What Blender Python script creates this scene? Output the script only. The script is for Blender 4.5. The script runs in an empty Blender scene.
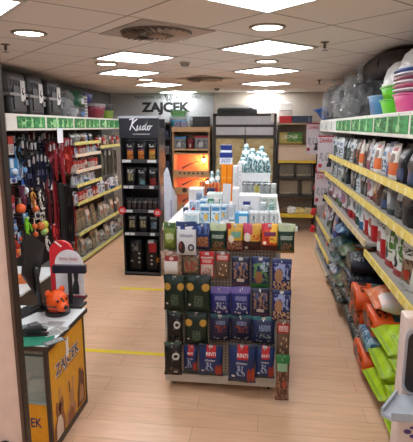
import bpy, bmesh, math, random
from mathutils import Vector, Matrix, Euler
random.seed(7)
PI = math.pi
C = bpy.context.scene.collection
# ------------------------------------------------------------------ camera and measuring helpers
FPX = 470.0; H = 2.02
PITCH = math.atan(94.5/FPX); YAW = math.atan(58.5/FPX*math.cos(PITCH))
_R = Vector((math.cos(YAW), math.sin(YAW), 0))
_F = Vector((-math.sin(YAW)*math.cos(PITCH), math.cos(YAW)*math.cos(PITCH), -math.sin(PITCH)))
_U = _R.cross(_F)
def _ray(x, y): return _F + _R*((x-206.5)/FPX) + _U*((221-y)/FPX)
def atY(x, y, Y):
    d = _ray(x, y); t = Y/d.y; return Vector((t*d.x, Y, H+t*d.z))
def atX(x, y, X):
    d = _ray(x, y); t = X/d.x; return Vector((X, t*d.y, H+t*d.z))
def atZ(x, y, Z):
    d = _ray(x, y); t = (Z-H)/d.z; return Vector((t*d.x, t*d.y, Z))
cam = bpy.data.cameras.new('camera'); co = bpy.data.objects.new('camera', cam); C.objects.link(co)
co.location = (0, 0, H); co.rotation_euler = (PI/2-PITCH, 0, YAW)
cam.sensor_fit = 'HORIZONTAL'; cam.sensor_width = 36; cam.lens = 36*FPX/413; cam.clip_start = .02
bpy.context.scene.camera = co
vs = bpy.context.scene.view_settings
vs.view_transform = 'Standard'; vs.look = 'None'; vs.gamma = 1; vs.exposure = 0.0
bpy.context.scene.display_settings.display_device = 'sRGB'
# ------------------------------------------------------------------ materials
def lin(c):
    r = []
    for v in c:
        v = v/255.; r.append(v/12.92 if v <= .04045 else ((v+.055)/1.055)**2.4)
    return (*r, 1)
_M = {}
def nodes(name):
    m = bpy.data.materials.new(name); m.use_nodes = True
    nt = m.node_tree; return m, nt, nt.nodes['Principled BSDF']
def mat(col, rough=.55, metal=0, emit=0, alpha=1, trans=0, vary=.06):
    key = (tuple(col), rough, metal, emit, alpha, trans, vary)
    if key in _M: return _M[key]
    m, nt, b = nodes('paint_%d_%d_%d' % tuple(col)); L = lin(col)
    b.inputs['Roughness'].default_value = rough; b.inputs['Metallic'].default_value = metal
    if vary and not emit:
        tc = nt.nodes.new('ShaderNodeTexCoord'); n = nt.nodes.new('ShaderNodeTexNoise')
        n.inputs['Scale'].default_value = 23; n.inputs['Detail'].default_value = 3
        nt.links.new(tc.outputs['Object'], n.inputs['Vector'])
        cr = nt.nodes.new('ShaderNodeValToRGB')
        cr.color_ramp.elements[0].position = .3; cr.color_ramp.elements[1].position = .7
        cr.color_ramp.elements[0].color = tuple(v*(1-vary) for v in L[:3])+(1,)
        cr.color_ramp.elements[1].color = tuple(min(1, v*(1+vary)) for v in L[:3])+(1,)
        nt.links.new(n.outputs['Fac'], cr.inputs['Fac']); nt.links.new(cr.outputs['Color'], b.inputs['Base Color'])
    else: b.inputs['Base Color'].default_value = L
    if emit:
        b.inputs['Emission Color'].default_value = L; b.inputs['Emission Strength'].default_value = emit
    b.inputs['Alpha'].default_value = alpha
    b.inputs['Transmission Weight'].default_value = trans
    _M[key] = m; return m
def math_(nt, op, a, b=None):
    n = nt.nodes.new('ShaderNodeMath'); n.operation = op
    for i, v in enumerate((a, b)):
        if v is None: continue
        if isinstance(v, (int, float)): n.inputs[i].default_value = v
        else: nt.links.new(v, n.inputs[i])
    return n.outputs[0]
_P = {}
def pmat(name, base, layers=(), rough=.38, alpha=1):
    """printed packaging: base colour and printed shapes in the pack's own UV frame"""
    if name in _P: return _P[name]
    tone_scale = 1 if 'lime' in name or 'orange_' in name else 1 if 'carton' in name or 'turq' in name else .74          # prints dimmed for deeper shelf tones; overexposed gondola-top cartons painted at full brightness
    lin = lambda c, f=globals()['lin']: tuple(v*tone_scale for v in f(c)[:3])+(1,)
    m, nt, b = nodes(name)
    b.inputs['Roughness'].default_value = rough; b.inputs['Alpha'].default_value = alpha; b.inputs['Specular IOR Level'].default_value = .32
    uv = nt.nodes.new('ShaderNodeUVMap'); uv.uv_map = 'UVMap'
    sp = nt.nodes.new('ShaderNodeSeparateXYZ'); nt.links.new(uv.outputs[0], sp.inputs[0])
    u, v = sp.outputs[0], sp.outputs[1]
    rgb = nt.nodes.new('ShaderNodeRGB'); rgb.outputs[0].default_value = lin(base); cur = rgb.outputs[0]
    for L in layers:
        k = L[0]; col = L[-1]
        if k in ('rect', 'noise', 'text', 'dots'):
            u0, v0, u1, v1 = L[1:5]
            a = math_(nt, 'LESS_THAN', math_(nt, 'ABSOLUTE', math_(nt, 'SUBTRACT', u, (u0+u1)/2)), (u1-u0)/2)
            c = math_(nt, 'LESS_THAN', math_(nt, 'ABSOLUTE', math_(nt, 'SUBTRACT', v, (v0+v1)/2)), (v1-v0)/2)
            mask = math_(nt, 'MULTIPLY', a, c)
            if k == 'noise' or k == 'text':
                n = nt.nodes.new('ShaderNodeTexNoise'); n.inputs['Scale'].default_value = L[5]
                n.inputs['Detail'].default_value = 2
                mp = nt.nodes.new('ShaderNodeMapping')
                mp.inputs['Scale'].default_value = (1, 1, 1) if k == 'noise' else (1.5, 3.6, 1)
                nt.links.new(uv.outputs[0], mp.inputs[0]); nt.links.new(mp.outputs[0], n.inputs['Vector'])
                mask = math_(nt, 'MULTIPLY', mask, math_(nt, 'GREATER_THAN', n.outputs['Fac'], .5))
            if k == 'dots':
                vo = nt.nodes.new('ShaderNodeTexVoronoi'); vo.inputs['Scale'].default_value = L[5]
                nt.links.new(uv.outputs[0], vo.inputs['Vector'])
                mask = math_(nt, 'MULTIPLY', mask, math_(nt, 'LESS_THAN', vo.outputs['Distance'], .3))
        else:
            cu, cv, ru, rv = L[1:5]
            du = math_(nt, 'DIVIDE', math_(nt, 'SUBTRACT', u, cu), ru); dv = math_(nt, 'DIVIDE', math_(nt, 'SUBTRACT', v, cv), rv)
            mask = math_(nt, 'LESS_THAN', math_(nt, 'ADD', math_(nt, 'MULTIPLY', du, du), math_(nt, 'MULTIPLY', dv, dv)), 1)
        mx = nt.nodes.new('ShaderNodeMix'); mx.data_type = 'RGBA'
        nt.links.new(mask, mx.inputs[0]); nt.links.new(cur, mx.inputs[6]); mx.inputs[7].default_value = lin(col)
        cur = mx.outputs[2]
    nt.links.new(cur, b.inputs['Base Color'])
    _P[name] = m; return m
# ------------------------------------------------------------------ mesh building
class MB:
    def __init__(s, o=(0, 0, 0)):
        s.v = []; s.f = []; s.m = []; s.uv = []; s.o = Vector(o)
    def add(s, vs, fs, mi=0, uvs=None):
        k = len(s.v); s.v += [Vector(v) for v in vs]
        for i, f in enumerate(fs):
            s.f.append(tuple(k+j for j in f)); s.m.append(mi); s.uv.append(uvs[i] if uvs else None)
        return s
    def box(s, x0, x1, y0, y1, z0, z1, mi=0):
        if x0 > x1: x0, x1 = x1, x0
        if y0 > y1: y0, y1 = y1, y0
        if z0 > z1: z0, z1 = z1, z0
        v = [(x, y, z) for z in (z0, z1) for y in (y0, y1) for x in (x0, x1)]
        f = [(0, 2, 3, 1), (4, 5, 7, 6), (0, 1, 5, 4), (2, 6, 7, 3), (0, 4, 6, 2), (1, 3, 7, 5)]
        q = [(0, 0), (1, 0), (1, 1), (0, 1)]
        uv = [[(0, 0), (0, 1), (1, 1), (1, 0)], q, q, [(1, 0), (1, 1), (0, 1), (0, 0)], [(1, 0), (1, 1), (0, 1), (0, 0)], [(0, 0), (1, 0), (1, 1), (0, 1)]]
        return s.add(v, f, mi, uv)
    def obox(s, c, r, u, hr, hu, hn, mi=0):
        """box with centre c, unit axes r, u"""
        c, r, u = Vector(c), Vector(r).normalized(), Vector(u).normalized(); n = r.cross(u)
        v = [c+r*(a*hr)+u*(b*hu)+n*(d*hn) for d in (-1, 1) for b in (-1, 1) for a in (-1, 1)]
        f = [(0, 2, 3, 1), (4, 5, 7, 6), (0, 1, 5, 4), (2, 6, 7, 3), (0, 4, 6, 2), (1, 3, 7, 5)]
        q = [(0, 0), (1, 0), (1, 1), (0, 1)]
        return s.add(v, f, mi, [[(0, 0), (0, 1), (1, 1), (1, 0)], q, q, q, q, q])
    def prism(s, poly, o, r, u, th, mi=0):
        """polygon (a,b) placed at o + a*r + b*u, with thickness th along r x u"""
        o, r, u = Vector(o), Vector(r), Vector(u); n = r.cross(u).normalized()*th
        k = len(poly)
        v = [o+r*a+u*b for a, b in poly]+[o+r*a+u*b+n for a, b in poly]
        xs = [a for a, b in poly]; ys = [b for a, b in poly]; w = max(xs)-min(xs) or 1; h = max(ys)-min(ys) or 1
        U = [((a-min(xs))/w, (b-min(ys))/h) for a, b in poly]
        f = [tuple(range(k))[::-1], tuple(range(k, 2*k))]; uv = [U[::-1], U]
        for i in range(k):
            j = (i+1) % k; f.append((i, j, k+j, k+i)); uv.append([U[i], U[j], U[j], U[i]])
        return s.add(v, f, mi, uv)
    def tube(s, pts, r, n=8, mi=0, cap=True):
        pts = [Vector(p) for p in pts]; R = r if isinstance(r, (list, tuple)) else [r]*len(pts)
        v = []; up = Vector((.13, .21, .97))
        for i, p in enumerate(pts):
            t = (pts[min(i+1, len(pts)-1)]-pts[max(i-1, 0)]).normalized()
            a = t.cross(up)
            if a.length < .05: a = t.cross(Vector((1, 0, 0)))
            a.normalize(); b = t.cross(a)
            v += [p+(a*math.cos(2*PI*k/n)+b*math.sin(2*PI*k/n))*R[i] for k in range(n)]
        f = []
        for i in range(len(pts)-1):
            for k in range(n):
                f.append((i*n+k, i*n+(k+1) % n, (i+1)*n+(k+1) % n, (i+1)*n+k))
        if cap: f += [tuple(range(n))[::-1], tuple((len(pts)-1)*n+k for k in range(n))]
        return s.add(v, f, mi)
    def lathe(s, prof, c=(0, 0, 0), n=20, mi=0, sx=1, sy=1, cap=True, sq=2):
        """profile of (radius, z) about a vertical axis; sq>2 squares the section off"""
        c = Vector(c); v = []; f = []; uv = []
        for r, z in prof:
            for k in range(n):
                a = 2*PI*k/n; ca, sa = math.cos(a), math.sin(a)
                e = 2./sq
                v.append(c+Vector((sx*r*math.copysign(abs(ca)**e, ca), sy*r*math.copysign(abs(sa)**e, sa), z)))
        q = len(prof)
        for i in range(q-1):
            for k in range(n):
                f.append((i*n+k, i*n+(k+1) % n, (i+1)*n+(k+1) % n, (i+1)*n+k))
                uv.append([(k/n, i/(q-1)), ((k+1)/n, i/(q-1)), ((k+1)/n, (i+1)/(q-1)), (k/n, (i+1)/(q-1))])
        if cap:
            f += [tuple(range(n))[::-1], tuple((q-1)*n+k for k in range(n))]; uv += [[(.5, .02)]*n, [(.5, .98)]*n]
        return s.add(v, f, mi, uv)
    def ball(s, c, r, n=12, mi=0, sx=1, sy=1, sz=1):
        pr = [(max(.001, math.sin(PI*i/8))*r, -math.cos(PI*i/8)*r*sz) for i in range(9)]
        return s.lathe(pr, c, n, mi, sx, sy)
    def strip(s, pts, wdir, hw, th, mi=0):
        """flat strap through pts, width along wdir"""
        wd = Vector(wdir).normalized(); pts = [Vector(p) for p in pts]
        for a, b in zip(pts[:-1], pts[1:]):
            d = (b-a); s.obox((a+b)/2, wd, d, hw, d.length/2+th*.4, th/2, mi)
        return s
    def mesh(s, name, mats, smooth=False, bev=0):
        me = bpy.data.meshes.new(name)
        me.from_pydata([tuple(v-s.o) for v in s.v], [], s.f)
        if not isinstance(mats, (list, tuple)): mats = [mats]
        for m in mats: me.materials.append(m)
        me.polygons.foreach_set('material_index', s.m)
        if any(s.uv):
            l = me.uv_layers.new(name='UVMap')
            for p in me.polygons:
                q = s.uv[p.index]
                if q:
                    for i, li in enumerate(p.loop_indices): l.data[li].uv = q[i]
        if bev:
            bm = bmesh.new(); bm.from_mesh(me)
            es = [e for e in bm.edges if len(e.link_faces) == 2 and e.calc_face_angle(0) > .6]
            bmesh.ops.bevel(bm, geom=es, offset=bev, segments=2, profile=.5, affect='EDGES', clamp_overlap=True)
            bm.to_mesh(me); bm.free()
        if smooth:
            me.polygons.foreach_set('use_smooth', [True]*len(me.polygons))
        me.update(); return me
    def build(s, name, mats, parent=None, loc=(0, 0, 0), rot=(0, 0, 0), smooth=False, bev=0):
        o = bpy.data.objects.new(name, s.mesh(name, mats, smooth, bev)); C.objects.link(o)
        o.parent = parent; o.location = loc; o.rotation_euler = rot; return o
def use(name, me, parent=None, loc=(0, 0, 0), rot=(0, 0, 0)):
    o = bpy.data.objects.new(name, me); C.objects.link(o); o.parent = parent; o.location = loc; o.rotation_euler = rot
    return o
LABELS = set()
def tag(o, label, cat, group=None):
    if label in LABELS: print('DUPLABEL', label)
    LABELS.add(label)
    o['label'] = label; o['category'] = cat
    if group: o['group'] = group
    return o
def thing(name, label, cat, loc=(0, 0, 0), rot=(0, 0, 0), group=None):
    o = bpy.data.objects.new(name, None); C.objects.link(o); o.location = loc; o.rotation_euler = rot
    o.empty_display_size = .05
    return tag(o, label, cat, group)
def struct(o): o['kind'] = 'structure'; return o
ORD = ['first', 'second', 'third', 'fourth', 'fifth', 'sixth', 'seventh', 'eighth', 'ninth', 'tenth', 'eleventh', 'twelfth', 'thirteenth', 'fourteenth', 'fifteenth', 'sixteenth', 'seventeenth', 'eighteenth', 'nineteenth', 'twentieth']
# lettering --------------------------------------------------------
_T = {}
def glyphs(text, size=1, bold=0, shear=0):
    key = (text, bold, shear)
    if key not in _T:
        cu = bpy.data.curves.new('t', 'FONT'); cu.body = text; cu.size = 1; cu.offset = bold; cu.shear = shear
        cu.align_x = 'CENTER'; cu.resolution_u = 3
        o = bpy.data.objects.new('t', cu); C.objects.link(o)
        dg = bpy.context.evaluated_depsgraph_get(); me = o.evaluated_get(dg).to_mesh()
        _T[key] = ([tuple(v.co) for v in me.vertices], [tuple(p.vertices) for p in me.polygons])
        o.evaluated_get(dg).to_mesh_clear(); bpy.data.objects.remove(o); bpy.data.curves.remove(cu)
    vs_, fs_ = _T[key]; return [(x*size, y*size) for x, y, z in vs_], fs_
def write(text, o, r, u, size, m, parent=None, bold=0, shear=0, name='lettering', width=None, origin=(0, 0, 0)):
    g, f = glyphs(text, size, bold, shear)
    if width:
        xs = [a for a, b in g]; k = width/(max(xs)-min(xs)); cx = (max(xs)+min(xs))/2; g = [((a-cx)*k, b) for a, b in g]
    o, r, u = Vector(o), Vector(r).normalized(), Vector(u).normalized()
    return MB(origin).add([o+r*a+u*b for a, b in g], f).build(name, m, parent)
# packaging --------------------------------------------------------
def bag_mesh(name, w, h, d, mats, style='gusset', seed=0, n=20, wr=.012):
    """a filled sachet standing at z=0, front towards -y; 'gusset' has a flat foot, 'pillow' is sealed at both ends"""
    rnd = random.Random(seed); ph = [rnd.uniform(0, 6) for _ in range(6)]
    if style == 'gusset': lv = [(0, .86), (.02, .98), (.12, 1), (.3, 1), (.5, .93), (.68, .74), (.82, .44), (.91, .16), (.93, .05), (1, .04)]
    elif style == 'block': lv = [(0, .9), (.015, 1), (.2, 1.03), (.5, 1.04), (.8, 1.02), (.93, .97), (.96, .4), (1, .12)]
    elif style in ('flat', 'peak'): lv = [(0, .06), (.04, .08), (.08, .45), (.2, .9), (.4, 1), (.6, .92), (.75, .65), (.85, .25), (.88, .06), (1, .05)]
    else: lv = [(0, .05), (.05, .06), (.07, .28), (.15, .68), (.3, .95), (.5, 1.03), (.7, .95), (.85, .68), (.93, .28), (.95, .06), (1, .05)]
    b = MB(); e = 2/2.7; V = []; q = len(lv)
    for i, (t, k) in enumerate(lv):
        ww = w*(1-.06*k)+0; ww *= 1+.012*math.sin(9*t+ph[0])
        if style == 'peak': ww *= 1-.72*max(0, (t-.45)/.55)**1.2
        for j in range(n):
            a = 2*PI*j/n-PI; ca, sa = math.cos(a), math.sin(a)
            x = ww/2*math.copysign(abs(ca)**e, ca); y = d/2*k*math.copysign(abs(sa)**(e if k > .3 else 1), sa)
            wv = wr*k*(math.sin(x/w*11+t*7+ph[1])*math.sin(t*13+ph[2])+.6*math.sin(x/w*17-t*23+ph[3]))
            y += wv*(1 if sa < 0 else -1)*min(1, abs(sa)*2)*d*5 if k > .2 else wr*.3*math.sin(x/w*8+ph[4])
            V.append((x, y, t*h+(.006*math.sin(x/w*6+ph[5])*h*2 if i > q-4 else 0)))
    F = []; UV = []
    for i in range(q-1):
        for j in range(n):
            k = (j+1) % n; F.append((i*n+j, i*n+k, (i+1)*n+k, (i+1)*n+j))
            UV.append([(V[z][0]/w+.5, lv[z//n][0]) for z in F[-1]])
    F += [tuple(range(n))[::-1], tuple((q-1)*n+k for k in range(n))]; UV += [[(V[k][0]/w+.5, .02+.26*(V[k][1]/d+.5)) for k in range(n)][::-1], [(.5, .99)]*n]
    b.add(V, F, 0, UV)
    return b.mesh(name, mats, smooth=True)
_BM = {}
def bag(kind, name, loc, rot, label, cat='bag', group=None, dims=None, style=None, seed=0):
    K = KINDS[kind]; w, h, d = dims or K[0]; st = style or K[1]
    key = (kind, round(w, 3), round(h, 3), round(d, 3), st, seed)
    if key not in _BM: _BM[key] = bag_mesh(name, w, h, d, pmat(*K[2]), st, seed=hash(kind) % 91+seed if False else sum(map(ord, kind))+seed)
    o = use(name, _BM[key], None, loc, rot)
    return tag(o, label, cat, group)
W_, BK = (232, 234, 236), (22, 22, 25)
KINDS = {
 # kind: ((w,h,d), style, (material, base, layers...))
 'green_treat': ((.1, .2, .05), 'flat', ('print_green_treat', (116, 138, 62), [('rect', .1, .8, .9, .98, (60, 96, 40)), ('ell', .5, .45, .32, .2, (160, 180, 90)), ('text', .2, .4, .8, .6, 14, (230, 235, 210))])),
 'white_dog': ((.17, .25, .06), 'flat', ('print_white_dog', (226, 230, 236), [('noise', 0, .78, 1, 1, 4, (36, 62, 130)), ('rect', 0, .86, 1, 1, (28, 48, 104)), ('text', .2, .56, .85, .64, 26, (60, 74, 110)), ('ell', .3, .24, .17, .2, (52, 44, 48)), ('ell', .24, .3, .05, .12, (150, 70, 60)), ('ell', .75, .25, .15, .11, (40, 44, 60)), ('ell', .75, .25, .08, .06, (190, 195, 205))])),
 'blue_rust': ((.12, .22, .05), 'flat', ('print_blue_rust', (38, 58, 112), [('noise', 0, .6, 1, 1, 5, (88, 112, 168)), ('rect', .1, .12, .9, .5, (132, 78, 56)), ('noise', .1, .12, .9, .5, 12, (188, 132, 96)), ('rect', .1, .02, .9, .1, (66, 44, 76))])),
 'green_pale': ((.13, .22, .05), 'flat', ('print_green_pale', (24, 58, 46), [('rect', 0, .74, 1, 1, (188, 200, 160)), ('text', .15, .46, .85, .6, 18, (206, 218, 206)), ('noise', .2, .08, .85, .36, 9, (140, 96, 72)), ('rect', 0, 0, 1, .06, (170, 130, 70))])),
 'yellow_maroon': ((.13, .23, .05), 'flat', ('print_yellow_maroon', (104, 40, 40), [('rect', .12, .4, 1, 1, (214, 170, 58)), ('rect', .3, .5, .85, .72, (120, 168, 150)), ('rect', 0, .8, .3, 1, (166, 30, 36)), ('ell', .3, .45, .16, .14, (230, 220, 200)), ('noise', .05, .04, .95, .36, 14, (176, 132, 110))])),
 'pink_brown': ((.14, .22, .05), 'flat', ('print_pink_brown', (66, 32, 30), [('rect', 0, .36, 1, 1, (222, 170, 60)), ('rect', 0, .6, .52, 1, (206, 72, 104)), ('ell', .25, .5, .18, .16, (222, 214, 206)), ('noise', .5, .4, .95, .6, 12, (190, 66, 40)), ('ell', .2, .1, .1, .06, (224, 220, 216))])),
 'orange_red': ((.13, .22, .05), 'flat', ('print_orange_red', (202, 74, 38), [('rect', .5, .3, 1, 1, (226, 176, 66)), ('rect', 0, .78, .6, 1, (190, 40, 60)), ('rect', .15, .55, .85, .7, (110, 40, 80)), ('rect', 0, 0, 1, .22, (70, 30, 26)), ('ell', .2, .3, .1, .06, (236, 226, 220)), ('noise', .2, .25, .8, .5, 10, (160, 50, 40))])),
 'clear_red': ((.17, .2, .06), 'flat', ('print_clear_red', (150, 122, 104), [('noise', 0, 0, 1, 1, 7, (182, 158, 138)), ('rect', .2, .06, .8, .62, (236, 234, 232)), ('rect', .22, .62, .82, .82, (150, 40, 38)), ('ell', .52, .72, .1, .07, (220, 180, 170))])),
 'clear_brown': ((.14, .19, .06), 'flat', ('print_clear_brown', (120, 96, 82), [('noise', 0, 0, 1, .85, 8, (160, 140, 110)), ('noise', .2, .2, .8, .6, 6, (178, 70, 58)), ('rect', .1, .8, .9, .95, (70, 50, 66))])),
 'red_card': ((.12, .21, .04), 'flat', ('print_red_card', (196, 48, 52), [('rect', .1, .05, .9, .8, (206, 196, 190)), ('rect', .1, .52, .9, .74, (206, 46, 50)), ('text', .2, .58, .8, .7, 20, (240, 220, 215)), ('noise', .2, .1, .8, .4, 8, (180, 110, 90))])),
 'clear_biscuit': ((.12, .21, .05), 'flat', ('print_clear_biscuit', (112, 88, 74), [('rect', .05, .66, .95, .9, (170, 46, 44)), ('text', .15, .7, .85, .84, 18, (238, 214, 206)), ('dots', .15, .06, .85, .56, 6, (226, 198, 160))])),
 'navy_meat': ((.14, .24, .05), 'flat', ('print_navy_meat', (30, 38, 74), [('noise', .1, .3, .9, .82, 7, (150, 116, 92)), ('rect', .1, .84, .9, .95, (26, 30, 58)), ('rect', .3, .2, .7, .3, (210, 200, 196)), ('rect', 0, .02, 1, .14, (84, 58, 84)), ('noise', .2, .6, .8, .8, 5, (70, 76, 120))])),
 'navy_green': ((.14, .24, .05), 'flat', ('print_navy_green', (28, 40, 92), [('noise', .08, .2, .92, .8, 6, (98, 142, 80)), ('ell', .42, .36, .2, .2, (150, 100, 70)), ('rect', 0, 0, 1, .16, (40, 110, 56)), ('noise', .5, .55, .95, .85, 8, (170, 186, 210))])),
 'navy_pups': ((.15, .26, .05), 'flat', ('print_navy_pups', (34, 44, 100), [('noise', .1, .4, .95, .85, 6, (150, 160, 206)), ('ell', .35, .5, .2, .2, (170, 128, 96)), ('noise', .05, .03, .95, .34, 10, (206, 166, 120))])),
 'dark_green': ((.18, .28, .07), 'flat', ('print_dark_green', (20, 42, 34), [('ell', .2, .7, .15, .1, (196, 150, 66)), ('ell', .8, .7, .15, .1, (196, 150, 66)), ('text', .35, .16, .7, .48, 12, (90, 116, 96)), ('ell', .18, .22, .05, .03, (225, 225, 220))])),
 'blue_purple': ((.16, .24, .06), 'flat', ('print_blue_purple', (40, 46, 118), [('rect', 0, .78, 1, 1, (112, 92, 160)), ('text', .25, .55, .8, .7, 14, (160, 160, 210)), ('noise', .3, .24, .8, .48, 9, (170, 180, 190)), ('dots', .1, .05, .9, .18, 7, (220, 220, 236))])),
 'black_dots': ((.14, .29, .07), 'flat', ('print_black_dots', (26, 26, 28), [('dots', 0, 0, 1, 1, 4.5, (84, 82, 80)), ('ell', .68, .62, .2, .11, (222, 222, 218)), ('ell', .68, .62, .12, .05, (40, 40, 42)), ('rect', .55, .1, .75, .16, (210, 208, 204)), ('rect', 0, .93, 1, 1, (40, 66, 40))])),
 'navy_red': ((.17, .22, .06), 'flat', ('print_navy_red', (28, 34, 66), [('rect', 0, .86, 1, 1, (30, 84, 96)), ('noise', .25, .35, .8, .6, 8, (140, 60, 52)), ('text', .3, .62, .75, .76, 15, (140, 144, 180)), ('dots', .1, .08, .9, .2, 8, (200, 204, 220))])),
 'navy_teal': ((.17, .23, .06), 'flat', ('print_navy_teal', (28, 40, 84), [('rect', 0, .86, 1, 1, (36, 106, 112)), ('text', .3, .5, .8, .72, 12, (150, 170, 206)), ('noise', .2, .24, .85, .42, 9, (120, 140, 140)), ('dots', .1, .06, .9, .18, 8, (206, 210, 226))])),
 'sausage_red': ((.19, .25, .06), 'flat', ('print_sausage_red', (30, 52, 104), [('rect', 0, .9, 1, 1, (24, 34, 60)), ('rect', .34, .62, .72, .98, (200, 36, 40)), ('ell', .76, .2, .07, .2, (176, 64, 46)), ('ell', .9, .22, .07, .2, (186, 72, 50)), ('noise', .3, .2, .62, .46, 9, (160, 176, 210)), ('ell', .2, .18, .07, .03, (228, 230, 236)), ('rect', 0, 0, .7, .05, (60, 76, 60))])),
 'clear_green': ((.12, .4, .07), 'flat', ('print_clear_green', (126, 84, 66), [('noise', 0, .03, 1, .75, 6, (172, 134, 108)), ('noise', .2, .1, .8, .7, 9, (90, 56, 46)), ('rect', 0, .84, 1, 1, (48, 120, 62)), ('rect', .1, .68, .8, .84, (150, 190, 150)), ('ell', .6, .4, .14, .07, (190, 80, 60))])),
 # right-hand shelves
 'p_whiteblue': ((.16, .24, .08), 'gusset', ('print_white_blue', (222, 228, 232), [('noise', .1, .1, .9, .5, 6, (106, 132, 150)), ('rect', .2, .6, .8, .75, (80, 120, 160)), ('ell', .5, .35, .2, .15, (66, 66, 70))])),
 'p_dark': ((.16, .25, .08), 'gusset', ('print_dark_pouch', (46, 50, 54), [('rect', .15, .6, .85, .8, (200, 204, 206)), ('noise', .1, .1, .9, .5, 7, (110, 110, 108))])),
 'p_teal': ((.16, .25, .08), 'gusset', ('print_teal_pouch', (48, 88, 92), [('rect', .15, .55, .85, .85, (214, 222, 220)), ('noise', .1, .1, .9, .45, 7, (130, 150, 148))])),
 'p_brown': ((.16, .25, .08), 'gusset', ('print_brown_pouch', (112, 88, 76), [('rect', .1, .6, .9, .85, (196, 184, 174)), ('noise', .1, .1, .9, .5, 6, (60, 46, 44)), ('ell', .5, .4, .25, .14, (160, 80, 50))])),
 'p_orange': ((.16, .25, .08), 'gusset', ('print_orange_pouch', (218, 214, 208), [('rect', 0, .12, 1, .48, (206, 104, 58)), ('ell', .5, .6, .3, .14, (140, 120, 110)), ('rect', .2, .8, .8, .9, (170, 60, 50))])),
 'p_pink': ((.16, .26, .08), 'gusset', ('print_pink_pouch', (220, 214, 214), [('rect', 0, 0, 1, .3, (150, 90, 108)), ('ell', .5, .55, .3, .16, (120, 110, 120)), ('text', .1, .76, .9, .9, 10, (120, 120, 170))])),
 'p_violet': ((.16, .26, .08), 'gusset', ('print_violet_pouch', (158, 160, 190), [('rect', 0, 0, 1, .3, (84, 90, 150)), ('ell', .5, .55, .3, .16, (214, 210, 220)), ('noise', .1, .3, .9, .7, 7, (206, 140, 90))])),
 'p_tan': ((.16, .26, .08), 'gusset', ('print_tan_pouch', (196, 160, 118), [('rect', 0, 0, 1, .35, (116, 60, 44)), ('ell', .5, .6, .3, .16, (230, 220, 206)), ('rect', .2, .82, .8, .94, (80, 50, 44))])),
 'b_black': ((.26, .27, .13), 'gusset', ('print_black_bag', (24, 24, 27), [('rect', .15, .08, .85, .38, (54, 78, 120)), ('rect', .2, .62, .8, .7, (150, 152, 156)), ('noise', .1, .4, .9, .6, 5, (60, 60, 64))])),
 'b_whiteoval': ((.3, .27, .13), 'gusset', ('print_white_oval', (178, 52, 62), [('ell', .45, .55, .36, .42, (228, 226, 224)), ('ell', .5, .5, .2, .22, (206, 196, 190)), ('noise', 0, 0, 1, .25, 7, (80, 36, 40)), ('text', .2, .62, .75, .74, 10, (150, 60, 60))])),
 'b_blackplain': ((.34, .26, .18), 'block', ('print_black_plain', (24, 23, 24), [('rect', .06, .3, .2, .8, (196, 192, 186)), ('text', .3, .6, .9, .76, 9, (90, 92, 96)), ('noise', .25, .1, .9, .4, 4, (46, 44, 44))])),
 'b_pinkwhite': ((.22, .24, .12), 'block', ('print_pink_white', (222, 220, 222), [('ell', .5, .55, .3, .25, (170, 110, 130)), ('text', .15, .78, .85, .92, 9, (110, 100, 120)), ('noise', 0, 0, 1, .2, 6, (120, 60, 70))])),
 'b_redfoot': ((.2, .3, .11), 'block', ('print_red_foot', (226, 228, 228), [('rect', 0, 0, 1, .3, (166, 34, 44)), ('ell', .5, .55, .28, .16, (120, 124, 128)), ('text', .2, .76, .8, .9, 9, (90, 96, 110))])),
 'b_greenfoot': ((.2, .3, .11), 'block', ('print_green_foot', (228, 230, 228), [('rect', 0, 0, 1, .3, (26, 72, 50)), ('ell', .5, .55, .28, .16, (120, 150, 150)), ('text', .2, .76, .8, .9, 9, (60, 90, 110))])),
 'b_bluefoot': ((.2, .3, .11), 'block', ('print_blue_foot', (226, 230, 234), [('rect', 0, 0, 1, .28, (58, 110, 160)), ('ell', .5, .55, .3, .18, (110, 150, 160)), ('text', .2, .76, .8, .9, 9, (60, 110, 140))])),
 'b_whitered': ((.22, .32, .12), 'block', ('print_white_red', (230, 230, 228), [('rect', .62, 0, 1, .5, (190, 40, 46)), ('ell', .4, .5, .22, .14, (180, 110, 96)), ('text', .15, .74, .85, .86, 9, (60, 60, 70)), ('rect', 0, 0, .6, .14, (150, 60, 50))])),
 'b_whitegreen': ((.24, .33, .13), 'block', ('print_white_green', (228, 230, 226), [('noise', .1, .35, .95, .85, 4, (92, 132, 66)), ('rect', 0, 0, 1, .16, (180, 50, 50)), ('ell', .5, .3, .22, .12, (60, 60, 66))])),
 'b_kibble': ((.26, .32, .14), 'block', ('print_kibble', (224, 224, 220), [('rect', .1, .14, .9, .62, (150, 124, 100)), ('noise', .1, .14, .9, .62, 8, (84, 64, 52)), ('ell', .35, .34, .14, .1, (110, 140, 60)), ('ell', .68, .3, .12, .1, (180, 60, 44)), ('text', .12, .7, .88, .86, 8, (30, 34, 40))])),
 'b_grey': ((.2, .28, .1), 'block', ('print_grey_bag', (130, 134, 136), [('ell', .5, .55, .3, .2, (206, 208, 208)), ('rect', 0, 0, 1, .2, (60, 66, 72)), ('text', .2, .78, .8, .92, 9, (50, 54, 60))])),
 'b_lilac': ((.2, .28, .1), 'block', ('print_lilac_bag', (168, 142, 170), [('ell', .5, .6, .3, .2, (226, 222, 228)), ('rect', 0, 0, 1, .25, (70, 110, 60)), ('text', .2, .8, .8, .94, 9, (80, 60, 100))])),
 # large lying sacks
 's_lime': ((.44, .52, .17), 'pillow', ('print_lime_sack', (158, 192, 28), [('noise', 0, 0, 1, 1, 3, (172, 206, 40)), ('text', .3, .5, .74, .62, 9, (206, 222, 150)), ('text', .62, .2, .7, .5, 8, (206, 222, 150)), ('rect', 0, .02, 1, .06, (128, 160, 26))])),
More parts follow.
